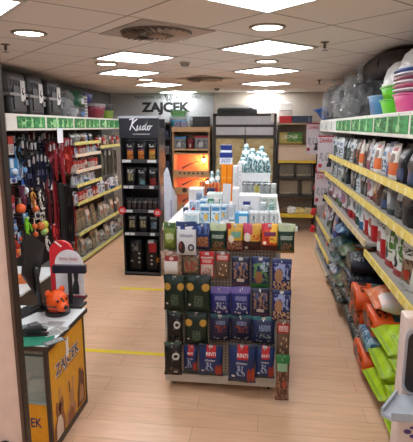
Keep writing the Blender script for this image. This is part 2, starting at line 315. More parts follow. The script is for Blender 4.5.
 's_orange': ((.44, .5, .17), 'block', ('print_orange_sack', (214, 84, 30), [('ell', .3, .15, .1, .07, (70, 44, 36)), ('rect', .1, .3, .9, .95, (110, 140, 128)), ('noise', .1, .3, .9, .95, 4, (60, 84, 84)), ('text', .15, .1, .85, .24, 6, (60, 40, 36))])),
 's_orangeclear': ((.42, .52, .18), 'pillow', ('print_orange_clear', (206, 108, 58), [('noise', 0, 0, .62, 1, 5, (222, 146, 100)), ('rect', .62, .1, 1, .9, (214, 210, 208)), ('noise', .62, .1, 1, .9, 6, (230, 206, 200)), ('ell', .75, .4, .1, .1, (190, 60, 60))])),
 's_navy': ((.46, .52, .17), 'block', ('print_navy_sack', (34, 38, 54), [('text', .12, .06, .88, .22, 7, (150, 156, 150)), ('noise', 0, .28, 1, .42, 5, (70, 84, 84)), ('rect', 0, .72, 1, 1, (96, 112, 100)), ('rect', .3, .4, .75, .58, (96, 40, 58)), ('text', .3, .42, .75, .56, 10, (190, 150, 160)), ('text', .3, .76, .9, .92, 7, (190, 200, 190))])),
 's_darkgreen': ((.44, .52, .17), 'pillow', ('print_darkgreen_sack', (48, 78, 60), [('noise', 0, 0, 1, 1, 4, (92, 128, 92)), ('rect', .3, .4, .7, .6, (24, 34, 34)), ('noise', .1, .1, .9, .3, 8, (150, 170, 140))])),
 's_black': ((.44, .52, .17), 'pillow', ('print_black_sack', (34, 38, 40), [('noise', 0, 0, 1, 1, 5, (56, 66, 62)), ('text', .15, .05, .85, .24, 7, (150, 160, 156)), ('text', .2, .5, .8, .7, 6, (56, 70, 76)), ('rect', .1, .2, .4, .3, (90, 96, 96))])),
 's_blue': ((.44, .5, .16), 'pillow', ('print_blue_sack', (52, 92, 140), [('noise', 0, 0, 1, 1, 4, (120, 160, 190)), ('text', .2, .5, .8, .7, 6, (220, 226, 232))])),
 's_tealdark': ((.44, .5, .16), 'pillow', ('print_teal_sack', (30, 62, 66), [('noise', 0, 0, 1, .5, 5, (70, 110, 110)), ('text', .2, .6, .8, .8, 6, (120, 160, 150))])),
 's_redgreen': ((.42, .5, .15), 'pillow', ('print_redgreen_sack', (50, 58, 40), [('noise', .1, .3, .9, .8, 4, (160, 70, 40)), ('ell', .6, .5, .2, .16, (200, 200, 190)), ('noise', 0, 0, 1, .3, 7, (84, 110, 60))])),
 's_purple': ((.36, .44, .16), 'pillow', ('print_purple_sack', (74, 60, 116), [('noise', 0, 0, 1, 1, 5, (130, 120, 170)), ('ell', .5, .5, .2, .2, (40, 40, 60))])),
 's_white': ((.36, .44, .16), 'pillow', ('print_white_sack', (200, 206, 212), [('noise', 0, 0, 1, 1, 5, (110, 130, 160)), ('rect', .2, .5, .8, .7, (60, 80, 130))])),
 's_yellow': ((.38, .44, .15), 'pillow', ('print_yellow_sack', (196, 160, 60), [('noise', .1, .1, .9, .8, 5, (150, 110, 60)), ('rect', .2, .6, .8, .8, (140, 40, 36))])),
 's_bluestripe': ((.42, .5, .14), 'block', ('print_bluestripe_sack', (42, 96, 132), [('noise', 0, 0, 1, 1, 6, (150, 190, 206)), ('rect', 0, .3, 1, .5, (24, 44, 60))])),
 # left shelves
 'l_brown': ((.17, .28, .1), 'gusset', ('print_litter_brown', (124, 112, 92), [('noise', 0, 0, 1, 1, 8, (156, 146, 122)), ('rect', .15, .6, .85, .85, (84, 92, 70))])),
 'l_clear': ((.17, .28, .1), 'gusset', ('print_litter_clear', (142, 140, 126), [('noise', 0, 0, 1, .7, 7, (176, 174, 160)), ('rect', .15, .6, .85, .85, (206, 206, 200)), ('ell', .5, .45, .2, .12, (176, 86, 58))])),
 'l_grey': ((.2, .2, .14), 'pillow', ('print_grey_packet', (150, 154, 146), [('noise', 0, 0, 1, 1, 6, (196, 198, 192)), ('text', .15, .4, .85, .65, 7, (90, 96, 90))])),
 'l_white': ((.13, .17, .08), 'gusset', ('print_white_packet', (214, 218, 222), [('ell', .5, .4, .3, .25, (110, 130, 170)), ('rect', .1, .75, .9, .9, (70, 90, 140))])),
 'l_red': ((.11, .15, .08), 'block', ('print_red_packet', (190, 60, 58), [('rect', .1, .2, .9, .6, (226, 216, 210)), ('noise', .1, .2, .9, .6, 7, (190, 130, 110))])),
 'l_redwhite': ((.11, .16, .08), 'block', ('print_redwhite_packet', (214, 204, 198), [('rect', 0, .62, 1, .95, (178, 54, 54)), ('noise', .1, .1, .9, .55, 7, (160, 120, 100))])),
 'k_orange': ((.17, .27, .07), 'gusset', ('print_k_orange', (20, 20, 23), [('rect', .3, .1, .82, .5, (206, 130, 40)), ('noise', .3, .1, .82, .34, 9, (150, 60, 40)), ('rect', .3, .5, .82, .58, (110, 60, 110))])),
 'k_yellow': ((.17, .27, .07), 'gusset', ('print_k_yellow', (20, 20, 23), [('rect', .3, .1, .82, .5, (214, 160, 60)), ('noise', .3, .1, .82, .34, 9, (120, 90, 60)), ('rect', .3, .5, .82, .58, (190, 80, 40))])),
 'k_teal': ((.17, .27, .07), 'gusset', ('print_k_teal', (20, 21, 24), [('rect', .35, .12, .85, .3, (60, 130, 150)), ('noise', .35, .12, .85, .44, 9, (120, 150, 150))])),
 'k_red': ((.17, .27, .07), 'gusset', ('print_k_red', (20, 20, 23), [('rect', .3, .08, .85, .44, (168, 50, 40)), ('noise', .3, .08, .85, .44, 8, (90, 34, 34))])),
 'k_dog': ((.17, .26, .07), 'gusset', ('print_k_dog', (22, 22, 25), [('rect', .3, .3, .8, .66, (170, 150, 110)), ('noise', .3, .3, .8, .66, 6, (84, 96, 80)), ('text', .2, .74, .8, .86, 10, (200, 200, 196))])),
 'k_blue': ((.17, .26, .07), 'gusset', ('print_k_blue', (22, 22, 25), [('rect', .3, .26, .8, .6, (60, 110, 140)), ('noise', .3, .26, .8, .6, 6, (150, 150, 150)), ('text', .2, .74, .8, .86, 10, (200, 200, 196))])),
 'k_small': ((.07, .16, .05), 'gusset', ('print_k_small', (34, 30, 31), [('rect', .15, .2, .85, .5, (78, 62, 58)), ('text', .1, .6, .9, .78, 9, (130, 124, 120))])),
 'k_tall': ((.2, .5, .13), 'block', ('print_k_tall', (20, 20, 22), [('noise', .3, .62, .7, .85, 8, (110, 112, 110)), ('ell', .76, .55, .07, .025, (190, 190, 186)), ('ell', .76, .42, .07, .025, (190, 190, 186)), ('ell', .76, .3, .07, .025, (190, 190, 186)), ('ell', .3, .34, .1, .02, (180, 180, 176))])),
 'k_tallred': ((.2, .5, .13), 'block', ('print_k_tallred', (20, 20, 22), [('rect', .34, .6, .8, .86, (176, 40, 42)), ('rect', .3, .86, .66, .95, (214, 210, 206)), ('ell', .5, .5, .07, .025, (190, 190, 186)), ('ell', .5, .38, .07, .025, (190, 190, 186)), ('ell', .5, .27, .07, .025, (190, 190, 186)), ('rect', .8, .3, .98, .44, (200, 120, 40))])),
 'q_turq': ((.2, .36, .08), 'peak', ('print_turquoise', (196, 216, 216), [('noise', .05, 0, .95, .9, 5, (96, 140, 144)), ('noise', .2, .2, .8, .6, 8, (60, 92, 104)), ('rect', .2, .66, .8, .78, (232, 238, 238))])),
}
DOG = [(0, 0), (.08, 0), (.1, .3), (.5, .32), (.55, 0), (.63, 0), (.66, .4), (.72, .6), (.9, .62), (.92, .72), (.75, .85), (.68, .95), (.62, .8), (.55, .6), (.12, .55), (-.08, .75), (-.1, .7), (0, .45)]
CAT = [(0, 0), (.5, 0), (.52, .3), (.45, .55), (.5, .75), (.5, 1), (.38, .88), (.28, .88), (.16, 1), (.15, .75), (.2, .55), (.05, .3)]
RABBIT = [(0, 0), (.6, 0), (.62, .25), (.5, .5), (.55, .65), (.5, .75), (.56, 1.15), (.46, 1.1), (.42, .82), (.36, .82), (.3, 1.15), (.22, 1.1), (.28, .75), (.24, .62), (.28, .5), (.05, .35), (-.05, .15)]
BIRD = [(0, 0), (.2, .1), (.4, .1), (.6, .3), (.8, .35), (.65, .5), (.45, .5), (.6, .9), (.35, .6), (.15, .35)]
# ================================================================== SETTING
XL, XR, YB, YF, ZC = -3.15, 1.42, 9.6, -4.2, 2.68
def floor_mat():
    m, nt, b = nodes('laminate_floor'); b.inputs['Roughness'].default_value = .34
    tc = nt.nodes.new('ShaderNodeTexCoord')
    br = nt.nodes.new('ShaderNodeTexBrick'); br.offset = .37; br.inputs['Scale'].default_value = 1
    br.inputs['Brick Width'].default_value = 1.2; br.inputs['Row Height'].default_value = .19
    br.inputs['Mortar Size'].default_value = .0015; br.inputs['Mortar Smooth'].default_value = .2
    br.inputs['Color1'].default_value = lin((222, 182, 148)); br.inputs['Color2'].default_value = lin((229, 191, 160)); br.inputs['Mortar'].default_value = lin((164, 130, 104))
    nt.links.new(tc.outputs['Object'], br.inputs['Vector'])
    mp = nt.nodes.new('ShaderNodeMapping'); mp.inputs['Scale'].default_value = (1.6, 14, 1)
    nt.links.new(tc.outputs['Object'], mp.inputs[0])
    n = nt.nodes.new('ShaderNodeTexNoise'); n.inputs['Scale'].default_value = 2.2; n.inputs['Detail'].default_value = 6
    nt.links.new(mp.outputs[0], n.inputs['Vector'])
    mx = nt.nodes.new('ShaderNodeMix'); mx.data_type = 'RGBA'; mx.blend_type = 'MULTIPLY'; mx.inputs[0].default_value = .45
    cr = nt.nodes.new('ShaderNodeValToRGB'); cr.color_ramp.elements[0].color = (.72, .66, .6, 1); cr.color_ramp.elements[1].color = (1.1, 1.06, 1.02, 1)
    cr.color_ramp.elements[0].position = .3; cr.color_ramp.elements[1].position = .7
    nt.links.new(n.outputs['Fac'], cr.inputs['Fac']); nt.links.new(br.outputs['Color'], mx.inputs[6]); nt.links.new(cr.outputs['Color'], mx.inputs[7])
    nt.links.new(mx.outputs[2], b.inputs['Base Color']); return m
def ceil_mat():
    m, nt, b = nodes('ceiling_tiles'); b.inputs['Roughness'].default_value = .9
    tc = nt.nodes.new('ShaderNodeTexCoord'); sp = nt.nodes.new('ShaderNodeSeparateXYZ'); nt.links.new(tc.outputs['Object'], sp.inputs[0])
    k = 1/(math.sqrt(2)*.6); ms = []
    for op in ('ADD', 'SUBTRACT'):
        s = math_(nt, op, sp.outputs[1], sp.outputs[0]); s = math_(nt, 'MULTIPLY', s, k)
        fr = math_(nt, 'FRACT', math_(nt, 'ADD', s, 50.0))
        ms.append(math_(nt, 'LESS_THAN', math_(nt, 'ABSOLUTE', math_(nt, 'SUBTRACT', fr, .5)), .013))
    mask = math_(nt, 'MAXIMUM', ms[0], ms[1])
    n = nt.nodes.new('ShaderNodeTexNoise'); n.inputs['Scale'].default_value = 90; nt.links.new(tc.outputs['Object'], n.inputs['Vector'])
    cr = nt.nodes.new('ShaderNodeValToRGB'); cr.color_ramp.elements[0].color = lin((226, 216, 208)); cr.color_ramp.elements[1].color = lin((236, 227, 219))
    nt.links.new(n.outputs['Fac'], cr.inputs['Fac'])
    mx = nt.nodes.new('ShaderNodeMix'); mx.data_type = 'RGBA'; nt.links.new(mask, mx.inputs[0]); nt.links.new(cr.outputs['Color'], mx.inputs[6])
    mx.inputs[7].default_value = lin((160, 150, 142)); nt.links.new(mx.outputs[2], b.inputs['Base Color'])
    return m
struct(MB().box(XL-.1, XR+.1, YF-.1, YB+.1, -.1, 0).build('floor', floor_mat()))
struct(MB().box(XL-.1, XR+.1, YF-.1, YB+.1, ZC, ZC+.1).build('ceiling', ceil_mat()))
mw = mat((196, 188, 178), .8); mgrey = mat((158, 158, 158), .8)
struct(MB().box(XL-.1, XL, YF, YB, 0, ZC).build('wall_left', mat((112, 108, 104), .8)))  # whole wall coloured darker to stand in for shadow above the shelves
struct(MB().box(XR, XR+.1, YF, YB, 0, ZC).build('wall_right', mw))
struct(MB().box(XL-.1, XR+.1, YB, YB+.1, 0, ZC).build('wall_back', mat((200, 190, 176), .8)))
struct(MB().box(XL-.1, XR+.1, YF-.1, YF, 0, ZC).build('wall_front', mw))
def tile(u, v):
    k = .6/math.sqrt(2); return (u-v)*k, (u+v)*k
# yellow tape
ty = mat((232, 206, 30), .5)
tag(MB((-1.23, 3.85, 0)).box(-1.75, -.74, 3.82, 3.875, .0005, .002).build('floor_tape', ty, None, (-1.23, 3.85, 0)), 'yellow tape line on the floor nearest the yellow counter', 'tape', 'yellow floor tape lines')
tag(MB((-1.4, 5.53, 0)).box(-1.78, -.8, 5.5, 5.56, .0005, .002).build('floor_tape', ty, None, (-1.4, 5.53, 0)), 'shorter yellow tape line on the floor in front of the black pet food rack', 'tape', 'yellow floor tape lines')
# ceiling panel lights
EM = 18.0
white_em = mat((246, 249, 255), emit=EM, vary=0); fr_m = mat((206, 202, 196), .5); em_warm = mat((255, 240, 222), emit=10, vary=0)
PANELS = [(5, 5, 'large one over the front of the gondola'), (4, 7, 'nearest of the left row, right of the downlight'), (7, 7, 'middle of the right row over the gondola back'), (9, 9, 'third back on the right, before the far right downlights'), (11, 11, 'farthest right one close to the back wall'), (3, 3, 'cut by the top edge above the middle'), (5, 9, 'second of the left row over the aisle'), (7, 11, 'third of the left row over the far aisle'), (9, 13, 'farthest left one above the shop sign'), (1, 5, 'cut by the top left corner of the photo'),
          (1, 1, 'added unseen behind the photographer at right'), (-1, 3, 'added unseen behind the photographer at left'), (-1, -1, 'added unseen behind the photographer, second on the right'), (-3, 1, 'added unseen behind the photographer, second on the left'), (-3, -3, 'added unseen behind the photographer by the front wall at right'), (-5, -1, 'added unseen behind the photographer by the front wall at left')]  # unseen panels added behind the camera to light the near fronts
for u, v, w in PANELS:
    x, y = tile(u, v)
    t = thing('ceiling_light', 'square white ceiling panel light, '+w, 'ceiling light', (x, y, ZC), (0, 0, PI/4), 'square ceiling panels')
    f = MB(); a, b_ = .3, .272
    for q in ((-a, a, -a, -b_), (-a, a, b_, a), (-a, -b_, -b_, b_), (b_, a, -b_, b_)): f.box(*q, -.012, 0)
    f.build('frame', fr_m, t); MB().box(-b_, b_, -b_, b_, -.008, -.002).build('diffuser', white_em, t)
for u, v, w in [(2, 6, 'left one nearest the top left panel'), (4, 8, 'left one between two square panels'), (6, 10, 'far left one by the shop sign'), (4, 4, 'right one nearest the camera'), (6, 6, 'right one farther in, over the middle gondola')]:
    x, y = tile(u, v)
    t = thing('downlight', 'round recessed ceiling downlight, '+w, 'downlight', (x, y, ZC), (0, 0, 0), 'round downlights')
    MB().lathe([(.125, 0), (.125, -.006), (.105, -.012), (.1, -.006), (.1, 0)], n=32).build('ring', mat((150, 140, 130), .35, .6), t, smooth=True)
    MB().lathe([(.098, -.001), (.098, -.006), (.06, -.008)], n=32).build('diffuser', em_warm, t)
def vent(u, v, w):
    x, y = tile(u, v)
    t = thing('ceiling_vent', w, 'ceiling vent', (x, y, ZC), (0, 0, PI/4), 'swirl air vents')
    MB().box(-.3, .3, -.3, .3, -.006, 0).build('cover_plate', mat((170, 160, 152), .6), t)
    MB().lathe([(.255, -.006), (.25, -.012), (.1, -.014), (.0, -.02)], n=40).build('swirl_disc', mat((104, 94, 88), .6), t, smooth=True)
    bl = MB()
    for k in range(28):
        a = 2*PI*k/28; d = Vector((math.cos(a), math.sin(a), 0)); n = Vector((-d.y, d.x, -.55)).normalized()
        bl.obox(d*.19+Vector((0, 0, -.024)), d, n, .056, .015, .0012)
    bl.build('vanes', mat((176, 158, 144), .35, .5), t)
    MB().lathe([(.07, -.012), (.065, -.03), (.02, -.034)], n=24).build('hub', mat((150, 128, 110), .4, .4), t, smooth=True)
vent(3.18, 5.03, 'large round swirl air vent in the ceiling nearest the camera')
vent(7, 9, 'round swirl air vent in the ceiling farther back by the sign')
for u, v, w in [(2, 7, 'on the left, above the pet carriers'), (5.3, 4.22, 'on the right, before the wrapped pet beds'), (9.4, 7.6, 'far back near the right wrapped beds')]:
    x, y = tile(u, v)
    t = thing('sprinkler', 'small hanging sprinkler head in the ceiling '+w, 'sprinkler', (x, y, ZC), group='sprinkler heads')
    MB().lathe([(.035, 0), (.035, -.005), (.012, -.012), (.012, -.045)], n=16).build('body', mat((120, 108, 98), .3, .8), t, smooth=True)
    MB().lathe([(.004, -.045), (.004, -.06), (.028, -.062), (.028, -.065)], n=16).build('deflector', mat((110, 100, 92), .3, .8), t)
for u, v, w in [(5, 7, 'between the left and right panel lights'), (9, 11, 'far back in front of the sign')]:
    x, y = tile(u, v)
    t = thing('smoke_detector', 'small white smoke detector on the ceiling '+w, 'smoke detector', (x, y, ZC), group='smoke detectors')
    MB().lathe([(.055, 0), (.055, -.015)], n=24).build('base', mat((196, 188, 180), .5), t)
    MB().lathe([(.045, -.015), (.045, -.03), (.03, -.045), (.01, -.048)], n=24).build('sensor_head', mat((150, 142, 134), .5), t, smooth=True)
# ================================================================== left foreground panel (shop-front frame) and right dispenser
t = thing('entrance_panel', 'pale pink entrance panel with dark brown edge strip beside the counter', 'panel', (-.95, 1.2, 0))
MB((-.95, 1.2, 0)).box(-1.5, -.706, 1.19, 1.21, 0, ZC).build('panel_face', mat((206, 176, 160), .6), t)
e = MB((-.95, 1.2, 0)); e.box(-.706, -.697, 1.186, 1.214, 0, ZC); e.box(-.697, -.69, 1.189, 1.211, 0, ZC, 1); e.build('edge_strip', [mat((84, 62, 50), .45), mat((44, 33, 28), .4)], t)
k = atY(5, 447, 1.18)
MB((-.95, 1.2, 0)).ball((k.x, 1.178, k.z), .021, 16, 0, 1, .8).build('lock_knob', mat((42, 30, 26), .3, .5), t, smooth=True)
# hand sanitiser dispenser
t = thing('sanitiser_stand', 'beige hand sanitiser stand with dark rounded window and grey drip tray at right edge', 'dispenser', (.53, 1.4, 0))
SX = .004; oo = (.53-SX, 1.4, 0)
MB(oo).box(.434, .66, 1.4, 1.46, .3, 1.455).build('board', mat((206, 188, 178), .5), t, bev=.006)
MB(oo).box(.44, .66, 1.36, 1.5, 0, .3).build('base', mat((190, 176, 168), .5), t, bev=.006)
def rrect(x0, x1, z0, z1, r, n=6):
    p = []
    for cx, cz, a0 in ((x1-r, z0+r, -PI/2), (x1-r, z1-r, 0), (x0+r, z1-r, PI/2), (x0+r, z0+r, PI)):
        p += [(cx+r*math.cos(a0+PI/2*i/n), cz+r*math.sin(a0+PI/2*i/n)) for i in range(n+1)]
    return p
MB(oo).prism(rrect(.437, .62, 1.205, 1.425, .035), (0, 1.4, 0), (1, 0, 0), (0, 0, 1), .012).build('window_frame', mat((168, 168, 172), .3, .4), t)
MB(oo).prism(rrect(.442, .612, 1.215, 1.415, .03), (0, 1.388, 0), (1, 0, 0), (0, 0, 1), .004).build('window', mat((34, 28, 28), .25), t)
g = MB(oo); g.strip([(.478, 1.383, 1.315), (.49, 1.383, 1.335), (.52, 1.383, 1.342)], (0, 1, 0), .001, .006)
g.build('hand_symbol', mat((226, 226, 226), .5), t)
g = MB(oo); g.prism([(.352, 1.29), (.375, 1.265), (.66, 1.265), (.66, 1.395), (.42, 1.395)], (0, 0, 1.19), (1, 0, 0), (0, 1, 0), .012)
g.prism([(.375, 1.265), (.66, 1.265), (.66, 1.272), (.375, 1.272)], (0, 0, 1.202), (1, 0, 0), (0, 1, 0), .014)
g.prism([(.352, 1.29), (.36, 1.29), (.428, 1.395), (.42, 1.395)], (0, 0, 1.202), (1, 0, 0), (0, 1, 0), .014)
g.build('drip_tray', mat((150, 156, 164), .35), t)
g = MB(oo)
for x, z, s in ((.468, 1.07, .012), (.485, 1.055, .01), (.48, 1.085, .007)): g.lathe([(s, 0), (s*.8, .001)], n=10)if 0 else g.prism([(x+s*math.cos(a*PI/4), z+s*.7*math.sin(a*PI/4)) for a in range(8)], (0, 1.3985, 0), (1, 0, 0), (0, 0, 1), .001)
g.build('printed_mark', mat((74, 48, 110), .5), t)
# ================================================================== RIGHT WALL SHELVING
LIP = .835
ym = mat((220, 198, 104), .45); steel = mat((150, 146, 140), .5); cream = mat((224, 222, 214), .45); darkback = mat((50, 48, 46), .7)
pale_wood = mat((206, 184, 150), .5); tagm = mat((228, 214, 150), .5)
def green_panel_mat(i):
    return pmat('print_header_green_%d' % i, (44, 146, 76), [('noise', 0, 0, 1, 1, 3.5+i*.7, (70, 176, 96)), ('noise', 0, 0, .62, 1, 6+i, (28, 112, 56))], .5)
def header(par, o, x0, x1, ya, yb, z0, z1, face, segs):
    """canopy lightbox: box plus green printed panels with animal outlines; face is -1 (towards -x) or +1"""
    MB(o).box(x0, x1, ya, yb, z0, z1).build('header_box', cream, par, bev=.006)
    fx = x0 if face < 0 else x1
    for i, (a, b) in enumerate(segs):
        p = MB(o)
        r = Vector((0, -1, 0)) if face < 0 else Vector((0, 1, 0)); st = b-.025 if face < 0 else a+.025
        L = b-a-.05
        p.prism([(0, 0), (L, 0), (L, z1-z0-.05), (0, z1-z0-.05)], (fx, st, z0+.025), r, (0, 0, 1), .003)
        pn = p.build('header_panel', green_panel_mat(i % 3), par)
        sh = [DOG, CAT, RABBIT, BIRD, CAT]
        for j in range(3):
            MB(o).prism([(px*.13, pz*.105) for px, pz in sh[(i+j) % 5]], Vector((fx+face*.0032, 0, z0+.035))+Vector((0, st, 0))+r*(.1+j*L*.3), r, (0, 0, 1), .001).build('animal_print', mat((150, 204, 140), .5), pn)
TAGME = MB().box(-.0015, .0015, -.025, .025, -.021, .021).mesh('price_tag', tagm)
BAYS = [(1.95, 2.93, 'nearest bay, cut by the right edge'), (2.93, 3.87, 'second bay from the near end'), (3.87, 4.87, 'middle bay'), (4.87, 5.87, 'fourth bay from the near end'), (5.87, 7.5, 'far bay with the pale header')]
RX = 1.38
for i, (a, b, w) in enumerate(BAYS):
    o = (1.1, (a+b)/2, 0)
    t = thing('shelving_unit', 'right wall shelving with yellow price rails, '+w, 'shelving', o, group='right wall shelving bays')
    MB(o).box(RX-.02, RX, a, b, 0, 2.1).build('back_panel', darkback, t)
    for y in (a+.012, b-.012): MB(o).box(RX-.07, RX-.02, y-.012, y+.012, 0, 2.1).build('upright', steel, t)
    C_ = 1.03 if i < 2 else 1.10
    lv = [1.67, 1.415, C_, .12]+([.64, .36] if i == 4 else [])
    for z in lv:
        x = LIP if z > .2 or i == 4 else .9
        s = MB(o).box(x+.01, RX-.02, a+.005, b-.005, z-.045, z-.02).build('shelf', steel, t)
        rail = MB(o).box(x-.006, x+.01, a+.003, b-.003, z-.05, z+.004)
        rail.build('price_rail', pale_wood if (z == C_ and 1 < i < 4) or i == 4 and z < .2 else mat((70, 62, 56), .5) if z < .2 else ym, s)
        yy = a+.08
        while yy < b-.08 and z > .3:
            use('price_tag', TAGME, s, (x-.0075-o[0], yy+.025-o[1], z-.025)); yy += .2
    if i == 4:
        MB(o).box(LIP+.02, RX, b-.02, b, 0, 1.96).build('end_panel', mat((214, 204, 206), .5), t)
        segs = [(5.87, 6.42), (6.42, 6.97), (6.97, 7.5)]
        MB(o).box(.84, RX, a, b, 1.95, 2.11).build('header_box', cream, t, bev=.006)
        for k, (p0, p1) in enumerate(segs):
            p = MB(o); p.prism([(0, 0), (p1-p0-.06, 0), (p1-p0-.06, .11), (0, .11)], (.84, p1-.03, 1.975), (0, -1, 0), (0, 0, 1), .003)
            pn = p.build('header_panel', mat((206, 212, 206), .5), t, )
            an = MB(o); an.prism([(px*.13, pz*.1) for px, pz in (CAT, BIRD, DOG)[k]], (.8368, p1-.15, 1.98), (0, -1, 0), (0, 0, 1), .001); an.build('animal_print', mat((120, 130, 124), .5), pn)
    else: header(t, o, .84, RX, a, b, 1.95, 2.11, -1, [(a, b)])
# standing sacks and pouches ----------------------------------------
def rshelf(z, y0, kinds, shelf, name='pet_food_pouch', gap=.003, x=LIP+.06, cat='bag', scale=1, hmax=None, group=None):
    y = y0; cnt = {}
    for i, k in enumerate(kinds):
        kk = k if isinstance(k, str) else k[0]; w, h, d = KINDS[kk][0]
        w *= scale; h *= scale; d *= scale
        if hmax: h = min(h, hmax)
        y += w/2
        rot = (0, random.uniform(-.03, .03), -PI/2+random.uniform(-.12, .12))
        bag(kk, name, (x+d/2+random.uniform(0, .025), y, z-.0195), rot, '%s, %s from near end, %s' % (KDESC.get(kk, 'pet food pouch'), ORD[i], shelf), cat, group or 'packs on the '+shelf, (w, h, d), seed=i % 3)
        y += w/2+gap
KDESC = {'p_whiteblue': 'white pouch with blue band', 'p_dark': 'dark grey pouch with white label', 'p_teal': 'teal pouch with white label', 'p_brown': 'brown pouch with pale label', 'p_orange': 'white pouch with orange band', 'p_pink': 'white and pink pouch', 'p_violet': 'grey violet pouch', 'p_tan': 'tan pouch with brown foot', 'b_black': 'black bag with blue label', 'b_whiteoval': 'red bag with big white oval', 'b_blackplain': 'large black pet food bag', 'b_pinkwhite': 'white bag with pink pet picture', 'b_redfoot': 'white bag with red foot', 'b_greenfoot': 'white bag with dark green foot', 'b_bluefoot': 'white bag with blue foot', 'b_whitered': 'white bag with red corner', 'b_whitegreen': 'white bag with green leaf print', 'b_kibble': 'white bag with kibble picture', 'b_grey': 'grey bag with white oval', 'b_lilac': 'lilac bag with white oval',
 'l_brown': 'brown bag of bedding', 'l_clear': 'clear bag of bedding', 'l_grey': 'grey wrapped packet', 'l_white': 'white tub-sized packet', 'l_red': 'small red box', 'l_redwhite': 'small white box with red top'}
A_ = 'top right shelf'
rshelf(1.67, 2.3, ['b_whiteoval', 'b_whiteoval', 'b_black', 'b_black', 'p_orange', 'p_violet', 'p_whiteblue', 'p_orange', 'p_whiteblue', 'p_pink', 'p_brown', 'p_orange', 'p_brown', 'p_dark', 'p_whiteblue', 'p_dark', 'p_teal', 'p_dark', 'p_whiteblue', 'p_whiteblue'], A_, hmax=.26)
rshelf(1.67, 5.92, ['p_whiteblue', 'p_whiteblue', 'p_teal', 'p_whiteblue', 'p_whiteblue', 'p_dark', 'p_whiteblue', 'p_whiteblue'], 'top shelf, far right bay', hmax=.26)
rshelf(1.415, 2.25, ['b_pinkwhite', 'b_pinkwhite', 'b_blackplain', 'b_blackplain', 'p_dark', 'b_grey', 'b_black', 'p_brown', 'p_tan', 'b_pinkwhite', 'p_dark', 'p_dark', 'p_whiteblue', 'p_dark', 'b_grey'], 'second right shelf', scale=.9, hmax=.21, name='pet_food_bag')
rshelf(1.415, 5.3, ['p_dark', 'b_grey', 'p_whiteblue', 'p_whiteblue', 'p_dark', 'p_whiteblue', 'p_teal', 'p_whiteblue', 'p_whiteblue'], 'second shelf, far right bays', hmax=.22)
rshelf(1.03, 2.35, ['b_kibble', 'b_kibble', 'b_kibble', 'b_whitegreen', 'b_whitegreen', 'b_whitered'], 'third shelf, near right bays', hmax=.34, name='pet_food_bag')
rshelf(1.10, 3.9, ['b_whitered', 'b_whitered', 'b_bluefoot', 'b_greenfoot', 'b_redfoot', 'b_redfoot', 'b_grey', 'b_pinkwhite', 'b_lilac'], 'third shelf, middle right bays', hmax=.28, name='pet_food_bag')
rshelf(1.10, 5.9, ['b_lilac', 'b_pinkwhite', 'b_grey', 'p_pink', 'p_whiteblue', 'p_whiteblue', 'p_violet'], 'third shelf, far right bay', hmax=.27, name='pet_food_bag')
rshelf(.64, 6.0, ['p_violet', 'p_dark', 'p_whiteblue', 'b_lilac', 'p_whiteblue', 'p_orange'], 'fourth shelf, far right bay', scale=1.2)
rshelf(.36, 6.0, ['p_whiteblue', 'b_bluefoot', 'p_whiteblue', 'p_orange', 'p_whiteblue', 'p_pink'], 'fifth shelf, far right bay', hmax=.2)
rshelf(.12, 5.98, ['p_orange', 'p_whiteblue', 'b_bluefoot', 'p_tan', 'b_redfoot', 'p_whiteblue', 'p_whiteblue'], 'bottom shelf, far right bay', hmax=.2)
# big lying sacks on the base
SD = {'s_lime': 'lime green', 's_orange': 'orange-ended', 's_orangeclear': 'glossy orange and clear', 's_navy': 'navy', 's_darkgreen': 'dark green', 's_black': 'black', 's_blue': 'pale blue', 's_tealdark': 'dark teal', 's_redgreen': 'dark red-printed', 's_purple': 'purple', 's_white': 'white and blue', 's_yellow': 'yellow', 's_bluestripe': 'blue striped'}
def stack(y, kinds, where, z=.105, x=.81, jit=.03):
    for i, k in enumerate(kinds):
        dims = KINDS[k][0]; w, h, d = dims
        # lying: front upward, foot towards the aisle
        pos = ['bottom', 'second up', 'third up', 'fourth up', 'fifth up'][i] if i < len(kinds)-1 or len(kinds) == 1 else 'topmost'
        th = d*(1.04 if KINDS[k][1] == 'block' else 1.0)
        z += th/2
        bag(k, 'pet_food_sack', (x+random.uniform(-.02, .03)+i*.012, y+random.uniform(-jit, jit), z), (-PI/2, 0, -PI/2+random.uniform(-.07, .07)), '%s sack, %s in the stack %s' % (SD[k], pos, where), 'sack', 'sacks lying on the right base shelf', dims, seed=i)
        z += th/2
    return z
stack(2.24, ['s_lime']*4, 'nearest the sanitiser stand')
stack(2.72, ['s_lime']*4, 'second from the sanitiser stand')
stack(3.2, ['s_lime', 's_lime', 's_lime'], 'of lime sacks beside orange ones')
stack(3.67, ['s_orange', 's_bluestripe', 's_orange', 's_orangeclear'], 'between lime and all-orange stacks')
stack(4.13, ['s_black', 's_orange', 's_orange'], 'with black foot under orange sacks')
stack(4.6, ['s_black', 's_black', 's_navy', 's_navy'], 'with a navy top')
stack(5.07, ['s_black', 's_darkgreen', 's_darkgreen', 's_redgreen'], 'between navy and blue stacks')
stack(5.55, ['s_black', 's_white', 's_tealdark', 's_tealdark', 's_blue'], 'just before the far right bay')
